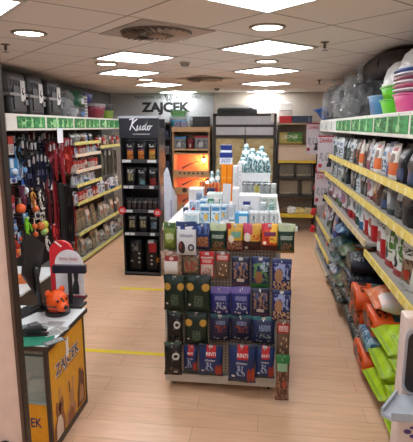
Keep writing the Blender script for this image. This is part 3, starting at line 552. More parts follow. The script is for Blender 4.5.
# things on top of the right wall -----------------------------------
TOP = 2.11
def tub(name, label, cat, x, y, z, r, h, col, rim=None, sx=1.25, flip=False, parent=None, group=None, hole=False):
    pr = [(r*.8, 0), (r*.84, .004), (r, h-.012), (r*1.06, h-.01), (r*1.06, h), (r*.97, h), (r*.8, .02), (.001, .018)]
    if flip: pr = [(a, h-b) for a, b in pr]
    t = thing(name, label, cat, (x, y, z), (0, 0, 0), group)
    MB().lathe(pr[:3]+pr[5:], n=32, sx=1, sy=sx, sq=3, cap=False).build('tub_wall', mat(col, .35), t, smooth=True)
    MB().lathe(pr[2:6], n=32, sx=1, sy=sx, sq=3, cap=False).build('rim', mat(rim or col, .35), t)
    return t
def topx(px, py, X): return atX(px, py, X).y
tub('litter_tray', 'blue plastic litter tub beside the green tubs on the right wall top', 'litter tray', 1.07, 4.4, TOP, .16, .17, (70, 124, 166), (120, 160, 190))
for k in range(2): tub('litter_tray', ['lower lime green litter tub under another green tub', 'upper lime green litter tub carrying the white hood'][k], 'litter tray', 1.08, 3.96, TOP+k*.1, .165, .115, (96, 200, 40), group='lime green tubs')
for k in range(1): tub('litter_tray', 'pink litter tub at the foot of the striped tray stack', 'litter tray', 1.07, 3.5, TOP, .17, .13, (226, 92, 152))
for k, (c, r_) in enumerate([((226, 228, 232), 'white'), ((200, 60, 110), 'magenta'), ((226, 228, 232), 'second white'), ((150, 60, 90), 'dark pink'), ((220, 224, 230), 'third white'), ((50, 84, 160), 'blue')]):
    tub('litter_tray', '%s rimmed tray, %s from the bottom in the striped stack on pink' % (r_, ORD[k]), 'litter tray', 1.07, 3.5, TOP+.135+k*.026, .17, .026, c, group='nested striped trays')
def hood(label, x, y, z, r, h, sx, tilt=0):
    t = thing('litter_hood', label, 'litter hood', (x, y, z), (tilt, 0, 0))
    MB().lathe([(r, 0), (r*1.0, .02), (r*.97, h*.35), (r*.85, h*.7), (r*.6, h*.93), (r*.3, h)], n=32, sy=sx, sq=2.6).build('dome', mat((214, 214, 212), .35), t, smooth=True)
    MB().lathe([(r*1.05, 0), (r*1.05, .02), (r*.99, .022)], n=32, sy=sx, sq=2.6).build('rim', mat((226, 226, 224), .35), t)
hood('white domed litter hood resting on the lime green tubs', 1.09, 3.96, TOP+.217, .168, .19, 1.2, .0)
hood('white domed litter hood topping the striped tray stack', 1.09, 3.5, TOP+.295, .168, .15, 1.2)
tub('litter_tray', 'light blue tub at the right edge under the pet carrier window', 'litter tray', 1.07, 3.02, TOP, .17, .14, (120, 170, 214))
t = thing('pet_carrier', 'white pet carrier with grey window on a light blue tub at right edge', 'pet carrier', (1.07, 3.02, TOP+.142))
MB().box(-.16, .2, -.2, .2, 0, .26).build('shell', mat((206, 208, 210), .4), t, bev=.04)
MB().box(-.168, -.15, -.14, .14, .05, .21).build('grille_door', mat((84, 90, 98), .4), t, bev=.01)
MB().tube([(0, -.08, .25), (0, -.07, .29), (0, .07, .29), (0, .08, .25)], .01).build('handle', mat((120, 124, 130), .4), t, smooth=True)
def wrapm():
    m, nt, b = nodes('clear_wrap'); b.inputs['Base Color'].default_value = lin((206, 208, 210)); b.inputs['Roughness'].default_value = .1
    b.inputs['Alpha'].default_value = .3; b.inputs['Specular IOR Level'].default_value = .9
    n = nt.nodes.new('ShaderNodeTexNoise'); n.inputs['Scale'].default_value = 11; n.inputs['Detail'].default_value = 5
    tc = nt.nodes.new('ShaderNodeTexCoord'); nt.links.new(tc.outputs['Object'], n.inputs['Vector'])
    bp = nt.nodes.new('ShaderNodeBump'); bp.inputs['Strength'].default_value = 1; bp.inputs['Distance'].default_value = .16
    nt.links.new(n.outputs['Fac'], bp.inputs['Height']); nt.links.new(bp.outputs[0], b.inputs['Normal']); return m
WRAP = wrapm()
def blob(b, c, sx, sy, sz, amp, seed, n=26, m=14, flat=True):
    rnd = random.Random(seed); P = [(rnd.uniform(2, 7), rnd.uniform(2, 7), rnd.uniform(2, 7), rnd.uniform(0, 6)) for _ in range(5)]
    V = []; F = []
    for i in range(m+1):
        th = PI*i/m
        for j in range(n):
            a = 2*PI*j/n; d = Vector((math.sin(th)*math.cos(a), math.sin(th)*math.sin(a), -math.cos(th)))
            s = 1+amp*sum(math.sin(d.x*p+d.y*q+d.z*r+f) for p, q, r, f in P)/2.2
            e = lambda t: math.copysign(abs(t)**.62, t)
            V.append(Vector(c)+Vector((e(d.x)*sx*s, e(d.y)*sy*s, (e(d.z)*(s if d.z > 0 else 1)*sz))))
    for i in range(m):
        for j in range(n):
            F.append((i*n+j, i*n+(j+1) % n, (i+1)*n+(j+1) % n, (i+1)*n+j))
    return b.add(V, F)
from mathutils import noise as mnoise
def crinkle(c, sx, sy, sz, seed, n=56, m=30):
    b = blob(MB(), c, sx, sy, sz, .08, seed, n, m); c = Vector(c)
    for v in b.v:
        d = v-c; q = mnoise.noise(Vector((d.x*13+seed, d.y*13, d.z*13))); q2 = mnoise.noise(Vector((d.x*27, d.y*27+seed, d.z*27)))
        k = 1+.16*(1-abs(q)*3)+.06*(1-abs(q2)*3)
        v.x = c.x+d.x*k; v.y = c.y+d.y*k; v.z = max(.002, c.z+d.z*k)
    return b
def wrapped_bed(label, x, y, z, sx, sy, sz, col, seed):
    t = thing('wrapped_pet_bed', label, 'pet bed', (x, y, z), (0, 0, 0), 'plastic wrapped pet beds on the right')
    blob(MB(), (0, 0, sz), sx*.86, sy*.86, sz*.88, .06, seed).build('cushion', mat(col, .9, vary=.25), t, smooth=True)
    crinkle((0, 0, sz), sx, sy, sz, seed+1).build('plastic_wrap', WRAP, t, smooth=True)
    MB().lathe([(.025, 0), (.03, .03), (.09, .1), (.07, .13)], (-sx*.55, -sy*.3, sz*1.85), 11, sx=.7, cap=False).build('gathered_neck', WRAP, t)
wrapped_bed('large grey pet bed in clear wrap beside the blue litter tub', 1.1, 5.25, TOP, .24, .4, .2, (58, 58, 60), 3)
wrapped_bed('charcoal pet bed in clear wrap, middle of the wrapped row', 1.1, 6.05, TOP, .24, .38, .2, (36, 37, 40), 5)
wrapped_bed('pale grey pet bed in clear wrap at the far end over the pale header', 1.1, 6.95, TOP, .26, .45, .22, (70, 72, 74), 8)
t = thing('rolled_mat', 'dark brown furry pet mat lying above the grey wrapped beds', 'pet bed', (1.16, 4.75, 2.56))
blob(MB(), (0, 0, 0), .2, .62, .1, .05, 21, 22, 12).build('fur_mat', mat((58, 48, 44), .95, vary=.4), t, smooth=True)
MB().lathe([(.005, 0), (.206, .0), (.206, .012), (.005, .012)], n=20, sy=.54).build('tie_band', mat((40, 34, 32), .8), t, (0, -.3, 0), (PI/2, 0, 0))
t = thing('wrapped_box', 'dark grey box under the furry mat behind the lime tubs', 'box', (1.27, 4.6, TOP))
MB().box(-.02, .1, -.55, .55, 0, .3).build('carton', mat((60, 60, 64), .7), t, bev=.01)
MB().box(-.026, -.019, -.1, .12, .08, .2).build('paper_label', mat((150, 150, 150), .7), t)
p = atX(317, 112, .95)
t = thing('basket', 'blue plastic pet basket tipped on the far right header end', 'basket', (.98, 7.35, TOP+.0), (0, -.25, 0))
MB().lathe([(.1, .0), (.16, .1), (.2, .2), (.21, .2), (.19, .17), (.1, .02), (.01, .015)], n=28, sy=1.0, cap=False).build('bowl', mat((30, 92, 176), .35), t, smooth=True)
MB().lathe([(.205, .195), (.225, .2), (.225, .212), (.2, .21)], n=28, cap=False).build('rim', mat((48, 116, 200), .35), t)
# posters on the far right end
def poster(label, x, y, z, w, h, ang, txt):
    t = thing('hanging_poster', label, 'poster', (x, y, z), (0, 0, ang), 'posters on the far right shelf end')
    MB().box(-w/2, w/2, -.002, .002, -h, 0).build('sheet', pmat('print_poster', (216, 204, 210), [('noise', .1, .28, .9, .52, 6, (160, 160, 170)), ('rect', .08, .1, .3, .2, (190, 40, 46)), ('rect', 0, .955, 1, 1, (176, 56, 70))]), t)
    write(txt, (0, -.004, -h*.2), (1, 0, 0), (0, 0, 1), .08, mat((170, 36, 52), .5), t, .012, width=w*.86)
    MB().prism([(a*.12+.02, b*.13-h*.88) for a, b in CAT], (0, -.0045, 0), (1, 0, 0), (0, 0, 1), .002).build('pet_picture', mat((38, 36, 42), .5), t)
    for dx in (-w*.35, w*.35): MB().tube([(dx, 0, 0), (dx, 0, .09)], .002, 5).build('string', mat((220, 220, 220), .5), t)
def pposter(label, x0, y0, x1, y1, Y, txt):
    a, b = atY(x0, y0, Y), atY(x1, y1, Y); poster(label, (a.x+b.x)/2, Y, a.z, b.x-a.x, a.z-b.z, -.1, txt)
pposter('pale pink poster with red heading hanging at the far right shelf corner, front one', 318.5, 135.5, 332, 171, 6.3, 'ZAHRA')
pposter('pale pink poster with red heading half hidden behind the front poster', 307, 123, 318.5, 154, 7.7, 'ZAHRA')
pposter('lower pale pink poster below the front poster, beside the red clips', 315.5, 172, 327, 205, 6.6, 'ZAK 2')
for i, (z, y) in enumerate([(1.43, 6.98), (1.12, 7.2), (.7, 7.42), (.42, 7.46)]):
    tag(MB().box(-.06, .0, -.05, .05, -.05, .05).build('price_flag', mat((190, 40, 50), .5), None, (LIP-.02, y, z), (0, .3, 0), bev=.006), 'small red price flag clipped to the far right %s rail from the top' % ORD[i+1], 'price flag', 'red price flags')
# ================================================================== LEFT WALL SHELVING
LX = -2.64
lime_rail = mat((198, 204, 122), .45); grey_rail = mat((206, 204, 196), .45); dpeg = mat((50, 46, 46), .7); LB = -3.12
def lbay(a, b, w, levels, peg=False, segs=None):
    o = (-2.9, (a+b)/2, 0)
    t = thing('shelving_unit', 'left wall shelving under a green header, '+w, 'shelving', o, group='left wall shelving bays')
    MB(o).box(LB, LB+.02, a, b, 0, 2.13).build('back_panel', dpeg if peg else darkback, t)
    for y in (a+.012, b-.012): MB(o).box(LB+.02, LB+.07, y-.012, y+.012, 0, 2.13).build('upright', mat((70, 66, 64), .5) if peg else steel, t)
    for z, rm in levels:
        s = MB(o).box(LB+.02, LX-.01, a+.005, b-.005, z-.05, z-.025).build('shelf', steel, t)
        MB(o).box(LX-.012, LX+.004, a+.003, b-.003, z-.05, z-.004).build('price_rail', rm, s)
        if z > .3:
            yy = a+.1
            while yy < b-.1: use('price_tag', TAGME, s, (LX+.0055-o[0], yy-o[1], z-.026)); yy += .24
    header(t, o, LB, LX, a, b, 1.975, 2.155, 1, segs)
    return t, o
t1, o1 = lbay(4.64, 5.55, 'nearest bay with toys and blue cards on hooks', [(.12, grey_rail)], True, [(4.84, 5.55)])
MB(o1).box(LX, LX+.006, 4.645, 4.85, 1.98, 2.15).build('header_end_cap', cream, t1)
MB(o1).lathe([(.018, 0), (.018, .004), (.001, .005)], n=14).build('screw_cap', mat((120, 112, 104), .5), t1, (LX+.006+2.9, 4.74-o1[1], 2.11), (0, PI/2, 0))
t2, o2 = lbay(5.55, 6.4, 'second bay with red and black leads on hooks', [(.12, grey_rail)], True, [(5.55, 5.87), (5.87, 6.4)])
LV = [(1.81, lime_rail), (1.64, grey_rail), (1.41, grey_rail), (1.21, lime_rail), (.95, lime_rail), (.5, lime_rail), (.1, lime_rail)]
t3, o3 = lbay(6.4, 7.45, 'third bay with packed price rails', LV, False, [(6.4, 6.84), (6.84, 7.45)])
t4, o4 = lbay(7.45, 8.72, 'far bay beside the black pet food rack', [(1.72, lime_rail), (.95, lime_rail), (.5, lime_rail), (.1, lime_rail)], False, [(7.45, 7.74), (7.74, 8.72)])
def lshelf(z, y0, y1, kinds, shelf, name='pet_food_packet', hmax=None, x=LX-.04, scale=1, cat='packet'):
    y = y0; i = 0
    while y < y1:
        kk = kinds[i % len(kinds)]; w, h, d = [q*scale for q in KINDS[kk][0]]; h = min(h, hmax or h); y += w/2
        if y+w/2 > y1+.02: break
        bag(kk, name, (x-d/2-random.uniform(0, .03), y, z-.0245), (0, 0, PI/2+random.uniform(-.12, .12)), '%s, %s from near end, %s' % (KDESC[kk], ORD[i], shelf), cat, 'packs on '+shelf, (w, h, d), seed=i % 3)
        y += w/2+.01; i += 1
lshelf(1.81, 6.42, 7.44, ['p_dark', 'l_grey', 'p_brown', 'l_white'], 'top left shelf, third bay', hmax=.14)
lshelf(1.64, 6.42, 7.44, ['l_redwhite', 'l_white', 'l_red', 'l_redwhite', 'l_redwhite', 'l_white'], 'second left shelf, third bay', hmax=.14)
lshelf(1.41, 6.42, 7.44, ['l_redwhite', 'l_redwhite', 'l_red', 'l_redwhite', 'p_tan'], 'third left shelf, third bay', hmax=.17)
lshelf(1.21, 6.42, 7.44, ['l_white', 'l_white', 'l_white', 'b_bluefoot'], 'fourth left shelf, third bay', hmax=.17)
lshelf(.95, 6.42, 7.44, ['l_white', 'l_red', 'l_red', 'l_redwhite', 'l_white'], 'fifth left shelf, third bay', hmax=.2)
lshelf(.5, 6.42, 7.44, ['l_brown', 'l_brown', 'l_clear'], 'sixth left shelf, third bay', 'bedding_bag', hmax=.32, scale=1.25, cat='bag')
lshelf(.1, 6.42, 7.44, ['l_brown', 'l_clear', 'l_grey'], 'bottom left shelf, third bay', 'bedding_bag', hmax=.3, scale=1.1, cat='bag')
lshelf(1.72, 7.47, 8.7, ['l_red', 'p_dark', 'l_red', 'l_brown', 'p_brown'], 'top left shelf, far bay', hmax=.18)
lshelf(.95, 7.47, 8.7, ['l_white', 'p_whiteblue', 'p_dark', 'l_white', 'b_bluefoot'], 'middle left shelf, far bay', hmax=.2)
lshelf(.5, 7.47, 8.7, ['l_clear', 'l_clear', 'l_grey', 'l_clear', 'p_dark'], 'lower left shelf, far bay', 'bedding_bag', hmax=.3, cat='bag')
lshelf(.1, 7.47, 8.7, ['l_grey', 'l_clear', 'l_grey', 'p_whiteblue'], 'bottom left shelf, far bay', 'bedding_bag', hmax=.3, cat='bag')
# --- things on hooks -------------------------------------------------
hook_m = mat((150, 150, 152), .3, .8)
def hook(par, o, x, y, z):
    MB(o).tube([(LB+.02, y, z), (x+.015, y, z), (x+.03, y, z+.012)], .003, 6).build('hook', hook_m, par)
def lead_mesh(col, L, w=.012, twist=0):
    b = MB(); n = 10
    for s in (-1, 1):
        pts = [(0, s*(.004+.02*math.sin(PI*i/n)), -L*i/n) for i in range(n+1)]
        b.strip(pts, (1, 0, .0), w, .003)
    return b
def hang_lead(y, z, x, col, L, label, group, par, o, clip=(160, 160, 160)):
    t = thing('dog_lead', label, 'dog lead', (x, y, z), (0, 0, random.uniform(-.5, .5)), group)
    lead_mesh(col, L, random.uniform(.009, .014)).build('strap', mat(col, .6), t)
    MB().box(-.012, .012, -.02, .02, -.09, -.01).build('card', mat((176, 174, 172), .5), t) if random.random() < .3 else None
    MB().tube([(0, 0, -L), (0, .012, -L-.02), (0, 0, -L-.045), (0, -.012, -L-.02), (0, 0, -L)], .004, 6).build('clip', mat(clip, .3, .8), t)
    hook(par, o, x, y, z+.002)
def hang_harness(y, z, x, col, L, label, group, par, o):
    t = thing('dog_harness', label, 'dog harness', (x, y, z), (0, 0, random.uniform(-.4, .4)), group)
    b = MB()
    for k in range(4):
        w_ = .03+.018*k; ll = L*(.55+.15*k)
        b.strip([(k*.012-.02, w_*math.sin(PI*i/10)*(1 if i < 11 else -1), -ll*i/10) for i in range(11)], (1, 0, 0), .013, .004)
        b.strip([(k*.012-.02, -w_*math.sin(PI*i/10), -ll*i/10) for i in range(11)], (1, 0, 0), .013, .004)
    b.build('straps', mat(col, .65), t)
    MB().box(-.025, .025, -.035, .035, -L*.6, -L*.45).build('chest_plate', mat([min(255, c+16) for c in col], .7), t, bev=.006)
    MB().box(-.01, .035, -.016, .016, -.1, -.02).build('buckle', mat((150, 150, 154), .35), t, bev=.004)
    hook(par, o, x, y, z+.002)
def hang_card(y, z, x, w, h, pm, label, group, par, o, blister=None, name='carded_toy', cat='pet toy'):
    t = thing(name, label, cat, (x, y, z), (0, 0, PI/2+random.uniform(-.35, .1)), group)
    MB().box(-w/2, w/2, -.003, .003, -h, 0).build('card', pm, t)
    if blister: MB().ball((0, -.01, -h*.62), min(w, h)*.34, 12, 0, 1, .7, .9).build('blister_toy', mat(blister, .35), t, smooth=True)
    hook(par, o, x, y, z-.012)
def hang_ball(y, z, x, r, col, label, group, par, o, n=1, col2=None):
    t = thing('ball_toy', label, 'pet toy', (x, y, z), (0, 0, random.uniform(-.3, .3)), group)
    MB().strip([(0, 0, 0), (0, .005, -.03), (0, 0, -.07)], (0, 1, 0), .008, .003).build('rope', mat((210, 200, 180), .8), t)
    for k in range(n):
        b = MB(); b.ball((0, (k-(n-1)/2)*r*1.9, -.07-r*.9), r, 14)
        b.build('ball', mat(col if k % 2 == 0 or not col2 else col2, .4), t, smooth=True)
    hook(par, o, x, y, z+.002)
def hang_plush(y, z, x, s, col, label, group, par, o):
    t = thing('plush_toy', label, 'pet toy', (x, y, z), (0, 0, PI/2), group)
    b = MB()
    b.tube([(0, 0, -.02*s), (0, 0, -.2*s), (.01*s, 0, -.42*s), (0, 0, -.62*s)], [.03*s, .075*s, .085*s, .05*s], 12)
    b.ball((0, -.01, -.06*s), .085*s, 12, 0, 1.1, .9, .8)
    for sx in (-1, 1):
        b.tube([(sx*.05*s, 0, -.2*s), (sx*.16*s, -.02, -.32*s), (sx*.17*s, -.03, -.5*s), (sx*.2*s, -.03, -.56*s)], [.035*s, .032*s, .028*s, .035*s], 8)
        b.tube([(sx*.03*s, 0, -.55*s), (sx*.1*s, -.01, -.7*s), (sx*.08*s, -.02, -.92*s), (sx*.13*s, -.05, -.97*s)], [.045*s, .038*s, .03*s, .04*s], 8)
    b.build('body', mat(col, .85), t, smooth=True)
    for sx in (-1, 1): MB().ball((sx*.045*s, -.07*s, -.02*s), .028*s, 10).build('eye', mat((236, 236, 230), .3), t, smooth=True)
    hook(par, o, x, y, z+.002)
def pk(px, py, X): return atX(px, py, X)
print_bluecard = pmat('print_bluecard', (64, 140, 196), [('rect', .1, .55, .5, .95, (222, 228, 234)), ('noise', .1, .1, .9, .5, 6, (190, 210, 226)), ('ell', .6, .3, .25, .2, (40, 84, 140))])
print_whitecard = pmat('print_whitecard', (206, 212, 220), [('rect', 0, .72, 1, 1, (54, 96, 176)), ('noise', .1, .1, .9, .6, 6, (120, 150, 190))])
print_redcard = pmat('print_redcard', (196, 190, 186), [('rect', 0, .55, 1, 1, (178, 50, 46)), ('noise', .1, .1, .9, .5, 7, (120, 80, 70))])
print_bwcard = pmat('print_bwcard', (224, 222, 216), [('noise', .1, .1, .9, .6, 5, (40, 40, 42)), ('rect', 0, .8, 1, 1, (30, 30, 32))])
X1 = -2.74
def place(fn, px, py, X, *a, **k):
    p = pk(px, py, X); return p.y, p.z, X
def bo(y): return (t1, o1) if y < 5.55 else (t2, o2)
# cards near the panel
for i, (px, py, w, h, pm, bl, d) in enumerate([(10, 136, .12, .2, print_redcard, None, 'red topped card pack, highest by the entrance panel'), (13, 158, .12, .24, print_bluecard, (190, 210, 230), 'blue and white blister card nearest the entrance panel'), (18, 157, .12, .26, print_bluecard, None, 'blue blister card, second from the panel in the blue row'), (23, 158, .12, .22, print_whitecard, (90, 150, 200), 'pale blister card at the right end of the blue row'), (17, 146, .08, .12, print_bluecard, None, 'small teal card pack above the blue row'),
        (13, 176, .12, .08, print_whitecard, (60, 70, 130), 'white and blue carton card under the blue row, left'), (24, 179, .14, .22, print_whitecard, (200, 208, 216), 'large white card with blue top, lower left hooks'), (14, 220, .1, .16, print_whitecard, (100, 140, 190), 'pale blue card pack beside the orange ball'), (11, 196, .09, .2, print_redcard, (150, 60, 110), 'pink purple card pack left of the orange ball'),
        (37, 209, .09, .13, print_bwcard, (30, 30, 32), 'black and white card pack above the tennis balls, left'), (42, 210, .09, .13, print_bwcard, (26, 26, 28), 'black and white card pack above the tennis balls, right'), (19, 232, .09, .13, print_bluecard, (180, 80, 60), 'blue card pack left of the green frog toy'), (17, 244, .09, .14, print_redcard, (206, 120, 50), 'red card pack by the monitor top'), (25, 213, .1, .12, print_bluecard, (170, 190, 210), 'blue white card behind the green frog toy'), (9, 206, .1, .14, print_redcard, (90, 50, 100), 'dark pink card pack close to the panel edge'), (33, 196, .1, .14, print_redcard, (200, 110, 60), 'orange card pack behind the orange squeaky toy')]):
    p = pk(px, py, X1); hang_card(p.y, p.z, X1, w, h, pm, d, 'carded toys on the left hooks', *bo(p.y), blister=bl)
for i, (px, py, r, c, n, c2, d) in enumerate([(20, 198, .055, (226, 96, 40), 1, None, 'big orange ball toy hanging left of the toys'), (34, 218, .035, (214, 106, 50), 1, None, 'small orange ball toy over the green frog'), (35, 226, .034, (206, 96, 46), 1, None, 'lower small orange ball toy right of the frog'), (42, 216, .05, (206, 120, 60), 2, (180, 190, 60), 'pair of orange and yellow tennis balls, upper'), (44, 223, .04, (150, 190, 110), 2, (206, 190, 80), 'pair of green and yellow tennis balls, lower'), (35, 200, .04, (226, 110, 50), 1, None, 'orange squeaky ball over the black and white cards')]):
    p = pk(px, py, X1+.04); hang_ball(p.y, p.z, X1+.04, r, c, d, 'ball toys on the left hooks', *bo(p.y), n=n, col2=c2)
for px, py, s, c, d in [(26, 217, .32, (120, 200, 40), 'lime green frog shaped plush toy on the left hooks'), (53, 224, .26, (196, 40, 44), 'red plush toy hanging behind the price display'), (31, 188, .22, (200, 140, 60), 'tan plush toy above the black and white cards'), (39, 190, .24, (224, 220, 210), 'white plush toy with long body above the cards'), (46, 236, .2, (210, 206, 200), 'white plush toy hanging low beside the monitor'), (13, 236, .24, (210, 70, 50), 'orange red plush toy low beside the panel')]:
    p = pk(px, py, X1+.03); hang_plush(p.y, p.z, X1+.03, s, c, d, 'plush toys on the left hooks', *bo(p.y))
NAVY, BLK, RED, DRED, ORG = (28, 34, 66), (26, 25, 27), (144, 28, 40), (96, 22, 32), (168, 44, 36)
hi = 0
for px, py, c, L in [(20, 139, BLK, .3), (24, 140, BLK, .3), (29, 141, BLK, .28), (33, 141, BLK, .26), (27, 158, NAVY, .4), (31, 155, BLK, .42), (35, 153, NAVY, .45), (39, 153, NAVY, .45), (43, 154, BLK, .42), (46, 158, NAVY, .4), (48, 143, DRED, .4), (22, 186, (90, 30, 60), .25), (36, 176, (40, 30, 40), .3), (41, 181, (50, 34, 40), .3), (46, 178, DRED, .3)]:
    p = pk(px, py, X1+.02); nm = {BLK: 'black', NAVY: 'navy', DRED: 'dark red'}.get(c, 'dark purple')
    hang_harness(p.y, p.z, X1+.02, c, L, '%s dog harness, %s in the harness rows counted from the entrance panel' % (nm, ORD[hi]), 'dog harnesses on the left hooks', *bo(p.y)); hi += 1
for px, py, c, L in [(52, 142, RED, .35), (54, 146, RED, .45), (57, 141, DRED, .35), (60, 143, RED, .55), (64, 139, ORG, .45), (66, 138, ORG, .5), (69, 138, RED, .4), (62, 158, RED, .35)]:
    p = pk(px, py, X1+.03)
    hang_harness(p.y, p.z, X1+.03, c, L, '%s collar and lead bundle, %s in the red rows from the left' % ({RED: 'red', DRED: 'dark red', ORG: 'orange red'}[c], ORD[hi-15]), 'red collar bundles on the left hooks', *bo(p.y)); hi += 1
k = 0
for px, py, c, L in [(48, 183, DRED, .55), (50.5, 183, BLK, .6), (53, 182, RED, .75), (55, 182, RED, .8), (57, 184, BLK, .8), (59, 184, BLK, .85), (61, 183, BLK, .9), (63, 184, BLK, .85), (65, 186, BLK, .8), (67, 184, BLK, .85), (69, 186, (44, 40, 40), .8), (71, 190, BLK, .75), (73, 196, ORG, .8)]:
    p = pk(px, py, X1+.02)
    hang_lead(p.y, p.z, X1+.02, c, L, 'long %s dog lead, %s in the lower row counted from the left' % ({DRED: 'dark red', BLK: 'black', RED: 'red', ORG: 'orange'}.get(c, 'charcoal'), ORD[k]), 'long dog leads on the left hooks', *bo(p.y)); k += 1
REAR = [((24, 24, 26), 'black'), ((30, 36, 64), 'navy'), ((60, 30, 40), 'plum'), ((96, 26, 34), 'dark red'), ((150, 34, 42), 'red'), ((40, 44, 50), 'slate')]
rr = random.Random(5)
for ri, (y0, n_, nm) in enumerate([(133, 18, 'uppermost'), (166, 18, 'middle'), (196, 18, 'lower')]):
    for i in range(n_):
        px = 13+i*3.4+rr.uniform(-.8, .8)
        c, cn = rr.choice(REAR[:4] if px < 48 else REAR[2:5] if px < 60 else REAR[:4]); X_ = -2.92
        p = pk(px, y0+rr.uniform(-2, 3), X_)
        if p.y > 6.36: continue
        if p.y < 4.7: continue
        (hang_harness if i % 3 else hang_lead)(p.y, p.z, X_, c, rr.uniform(.32, .46), '%s strap set, %s from the entrance panel in the %s rear hook row' % (cn, ORD[i], nm), 'straps on the rear left hooks', *bo(p.y))
k = 0
for px in (101.5, 103, 105, 107, 109, 111, 113, 115):
    p = pk(px, 150, LX-.08); q = [(110, 112, 84), (86, 88, 82), (120, 116, 96), (70, 70, 66)][k % 4]
    hang_lead(p.y, p.z, LX-.08, q, .42, '%s cord bundle, %s of those hanging in the far left bay' % (['olive', 'grey', 'tan', 'charcoal'][k % 4], ORD[k]), 'cord bundles in the far left bay', t4, o4); k += 1
tag(MB((LX+.012, 5.87, 1.9)).box(LX+.006, LX+.009, 5.83, 6.0, 1.81, 2.0).build('paper_notice', mat((216, 222, 230), .5), None, (LX+.012, 5.87, 1.9)), 'blank white paper hanging below the left green header', 'notice')
# --- top of the left wall ---------------------------------------------
LT = 2.155
def carrier(label, y, col, grille):
    t = thing('pet_carrier', label, 'pet carrier', (-2.83, y, LT), (0, 0, 0), 'dark pet carriers on the left top')
    MB().box(-.2, .14, -.19, .19, 0, .2).build('lower_shell', mat((20, 20, 23), .4), t, bev=.03)
    MB().box(-.2, .14, -.19, .19, .215, .44).build('upper_shell', mat(col, .45), t, bev=.05)
    MB().box(-.21, .155, -.2, .2, .19, .225).build('rim', mat((128, 128, 130), .4), t, bev=.008)
    g = MB().box(.14, .15, -.11, .11, .05, .3); g.build('door_grille', mat(grille, .4), t, bev=.004)
    sl = MB()
    for k in range(5): sl.box(.14, .146, -.15+.03*k, -.135+.03*k, .3, .36)
    sl.build('vent_slots', mat((60, 60, 64), .5), t)
    MB().tube([(0, -.07, .435), (0, -.06, .455), (0, .06, .455), (0, .07, .435)], .009).build('handle', mat((50, 50, 54), .4), t, smooth=True)
    for s in (1,):
        MB().box(.15, .165, .1, .17, .1, .16).build('latch', mat((100, 100, 104), .4), t, bev=.004)
    c = MB().box(.152, .156, .03, .13, .14, .36).build('swing_tag', mat((206, 206, 204), .5), t)
    MB().tube([(.158, .08, .28), (.158, .06, .24), (.158, .08, .21), (.158, .1, .23)], .006, 6).build('tag_emblem', mat((40, 40, 44), .5), c)
CH = 0
carrier('dark grey pet carrier with white tag, nearest the entrance panel', 5.03, (74, 74, 76), (24, 24, 26))
carrier('dark grey pet carrier with white tag, middle of the three', 5.46, (58, 58, 60), (22, 22, 24))
carrier('dark grey pet carrier with white tag, beside the clear wrapped bed', 5.96, (46, 46, 50), (20, 20, 22))
t = thing('wrapped_pet_bed', 'pale pet bed in clear wrap between carriers and blue tub on left top', 'pet bed', (-2.86, 6.42, LT))
blob(MB(), (0, 0, .13), .17, .17, .13, .06, 31).build('cushion', mat((110, 114, 116), .9, vary=.25), t, smooth=True)
crinkle((0, 0, .17), .18, .2, .16, 32).build('plastic_wrap', WRAP, t, smooth=True)
t = tub('litter_tray', 'black and blue litter tub under the dark green hood on left top', 'tub', -2.84, 6.86, LT, .17, .15, (30, 34, 40), (40, 40, 46))
MB().box(.14, .158, -.05, .07, .03, .15).build('blue_panel', mat((50, 110, 180), .5), t)
hd = thing('litter_hood', 'dark green domed litter hood on the black tub, left top', 'litter hood', (-2.84, 6.86, LT+.152))
MB().lathe([(.17, 0), (.165, .1), (.14, .18), (.08, .23), (.02, .24)], n=28, sy=1.2, sq=2.6).build('dome', mat((34, 92, 66), .4), hd, smooth=True)
MB().box(.14, .168, -.05, .05, .03, .12).build('white_flap', mat((200, 206, 210), .4), hd, bev=.01)
t = thing('plastic_crate', 'white slatted plastic crate standing on end on left top', 'crate', (-2.78, 7.2, LT))
cr_ = MB()
for k in range(7): cr_.box(.0, .012, -.08, .08, .02+k*.045, .045+k*.045)
cr_.build('slat_side', mat((190, 192, 196), .4), t)
for y in (-.09, .08): MB().box(-.14, .012, y, y+.012, 0, .34).build('side_wall', mat((180, 182, 188), .4), t)
MB().box(-.14, .012, -.09, .09, 0, .012).build('bottom', mat((180, 182, 188), .4), t)
t = tub('litter_tray', 'maroon litter tub with grey lid on left top', 'tub', -2.84, 7.66, LT, .19, .2, (120, 34, 52), (150, 150, 152), sx=1.45)
MB().lathe([(.2, .2), (.2, .225), (.18, .235), (.001, .237)], n=32, sy=1.45, sq=3).build('lid', mat((128, 126, 130), .4), t, smooth=True)
t = tub('storage_tub', 'small violet tub on the maroon tub lid, left top', 'tub', -2.9, 7.5, LT+.238, .12, .14, (66, 60, 130))
t = tub('litter_tray', 'lime green tub with dark rim at the far end of left top', 'tub', -2.84, 8.3, LT, .15, .15, (122, 150, 50), (60, 70, 50))
t = tub('litter_tray', 'grey tub stacked above the lime tub at far left top', 'tub', -2.86, 8.3, LT+.152, .15, .1, (84, 86, 90), (110, 112, 116))
t = thing('wrapped_packet', 'crumpled clear wrapped packet drooping over the left header before the blue tub', 'packet', (-2.72, 6.55, LT))
crinkle((0, 0, .08), .09, .13, .08, 41, 30, 18).build('plastic_wrap', WRAP, t, smooth=True)
blob(MB(), (0, 0, .06), .07, .1, .06, .1, 42, 18, 10).build('contents', mat((150, 160, 170), .6, vary=.2), t, smooth=True)
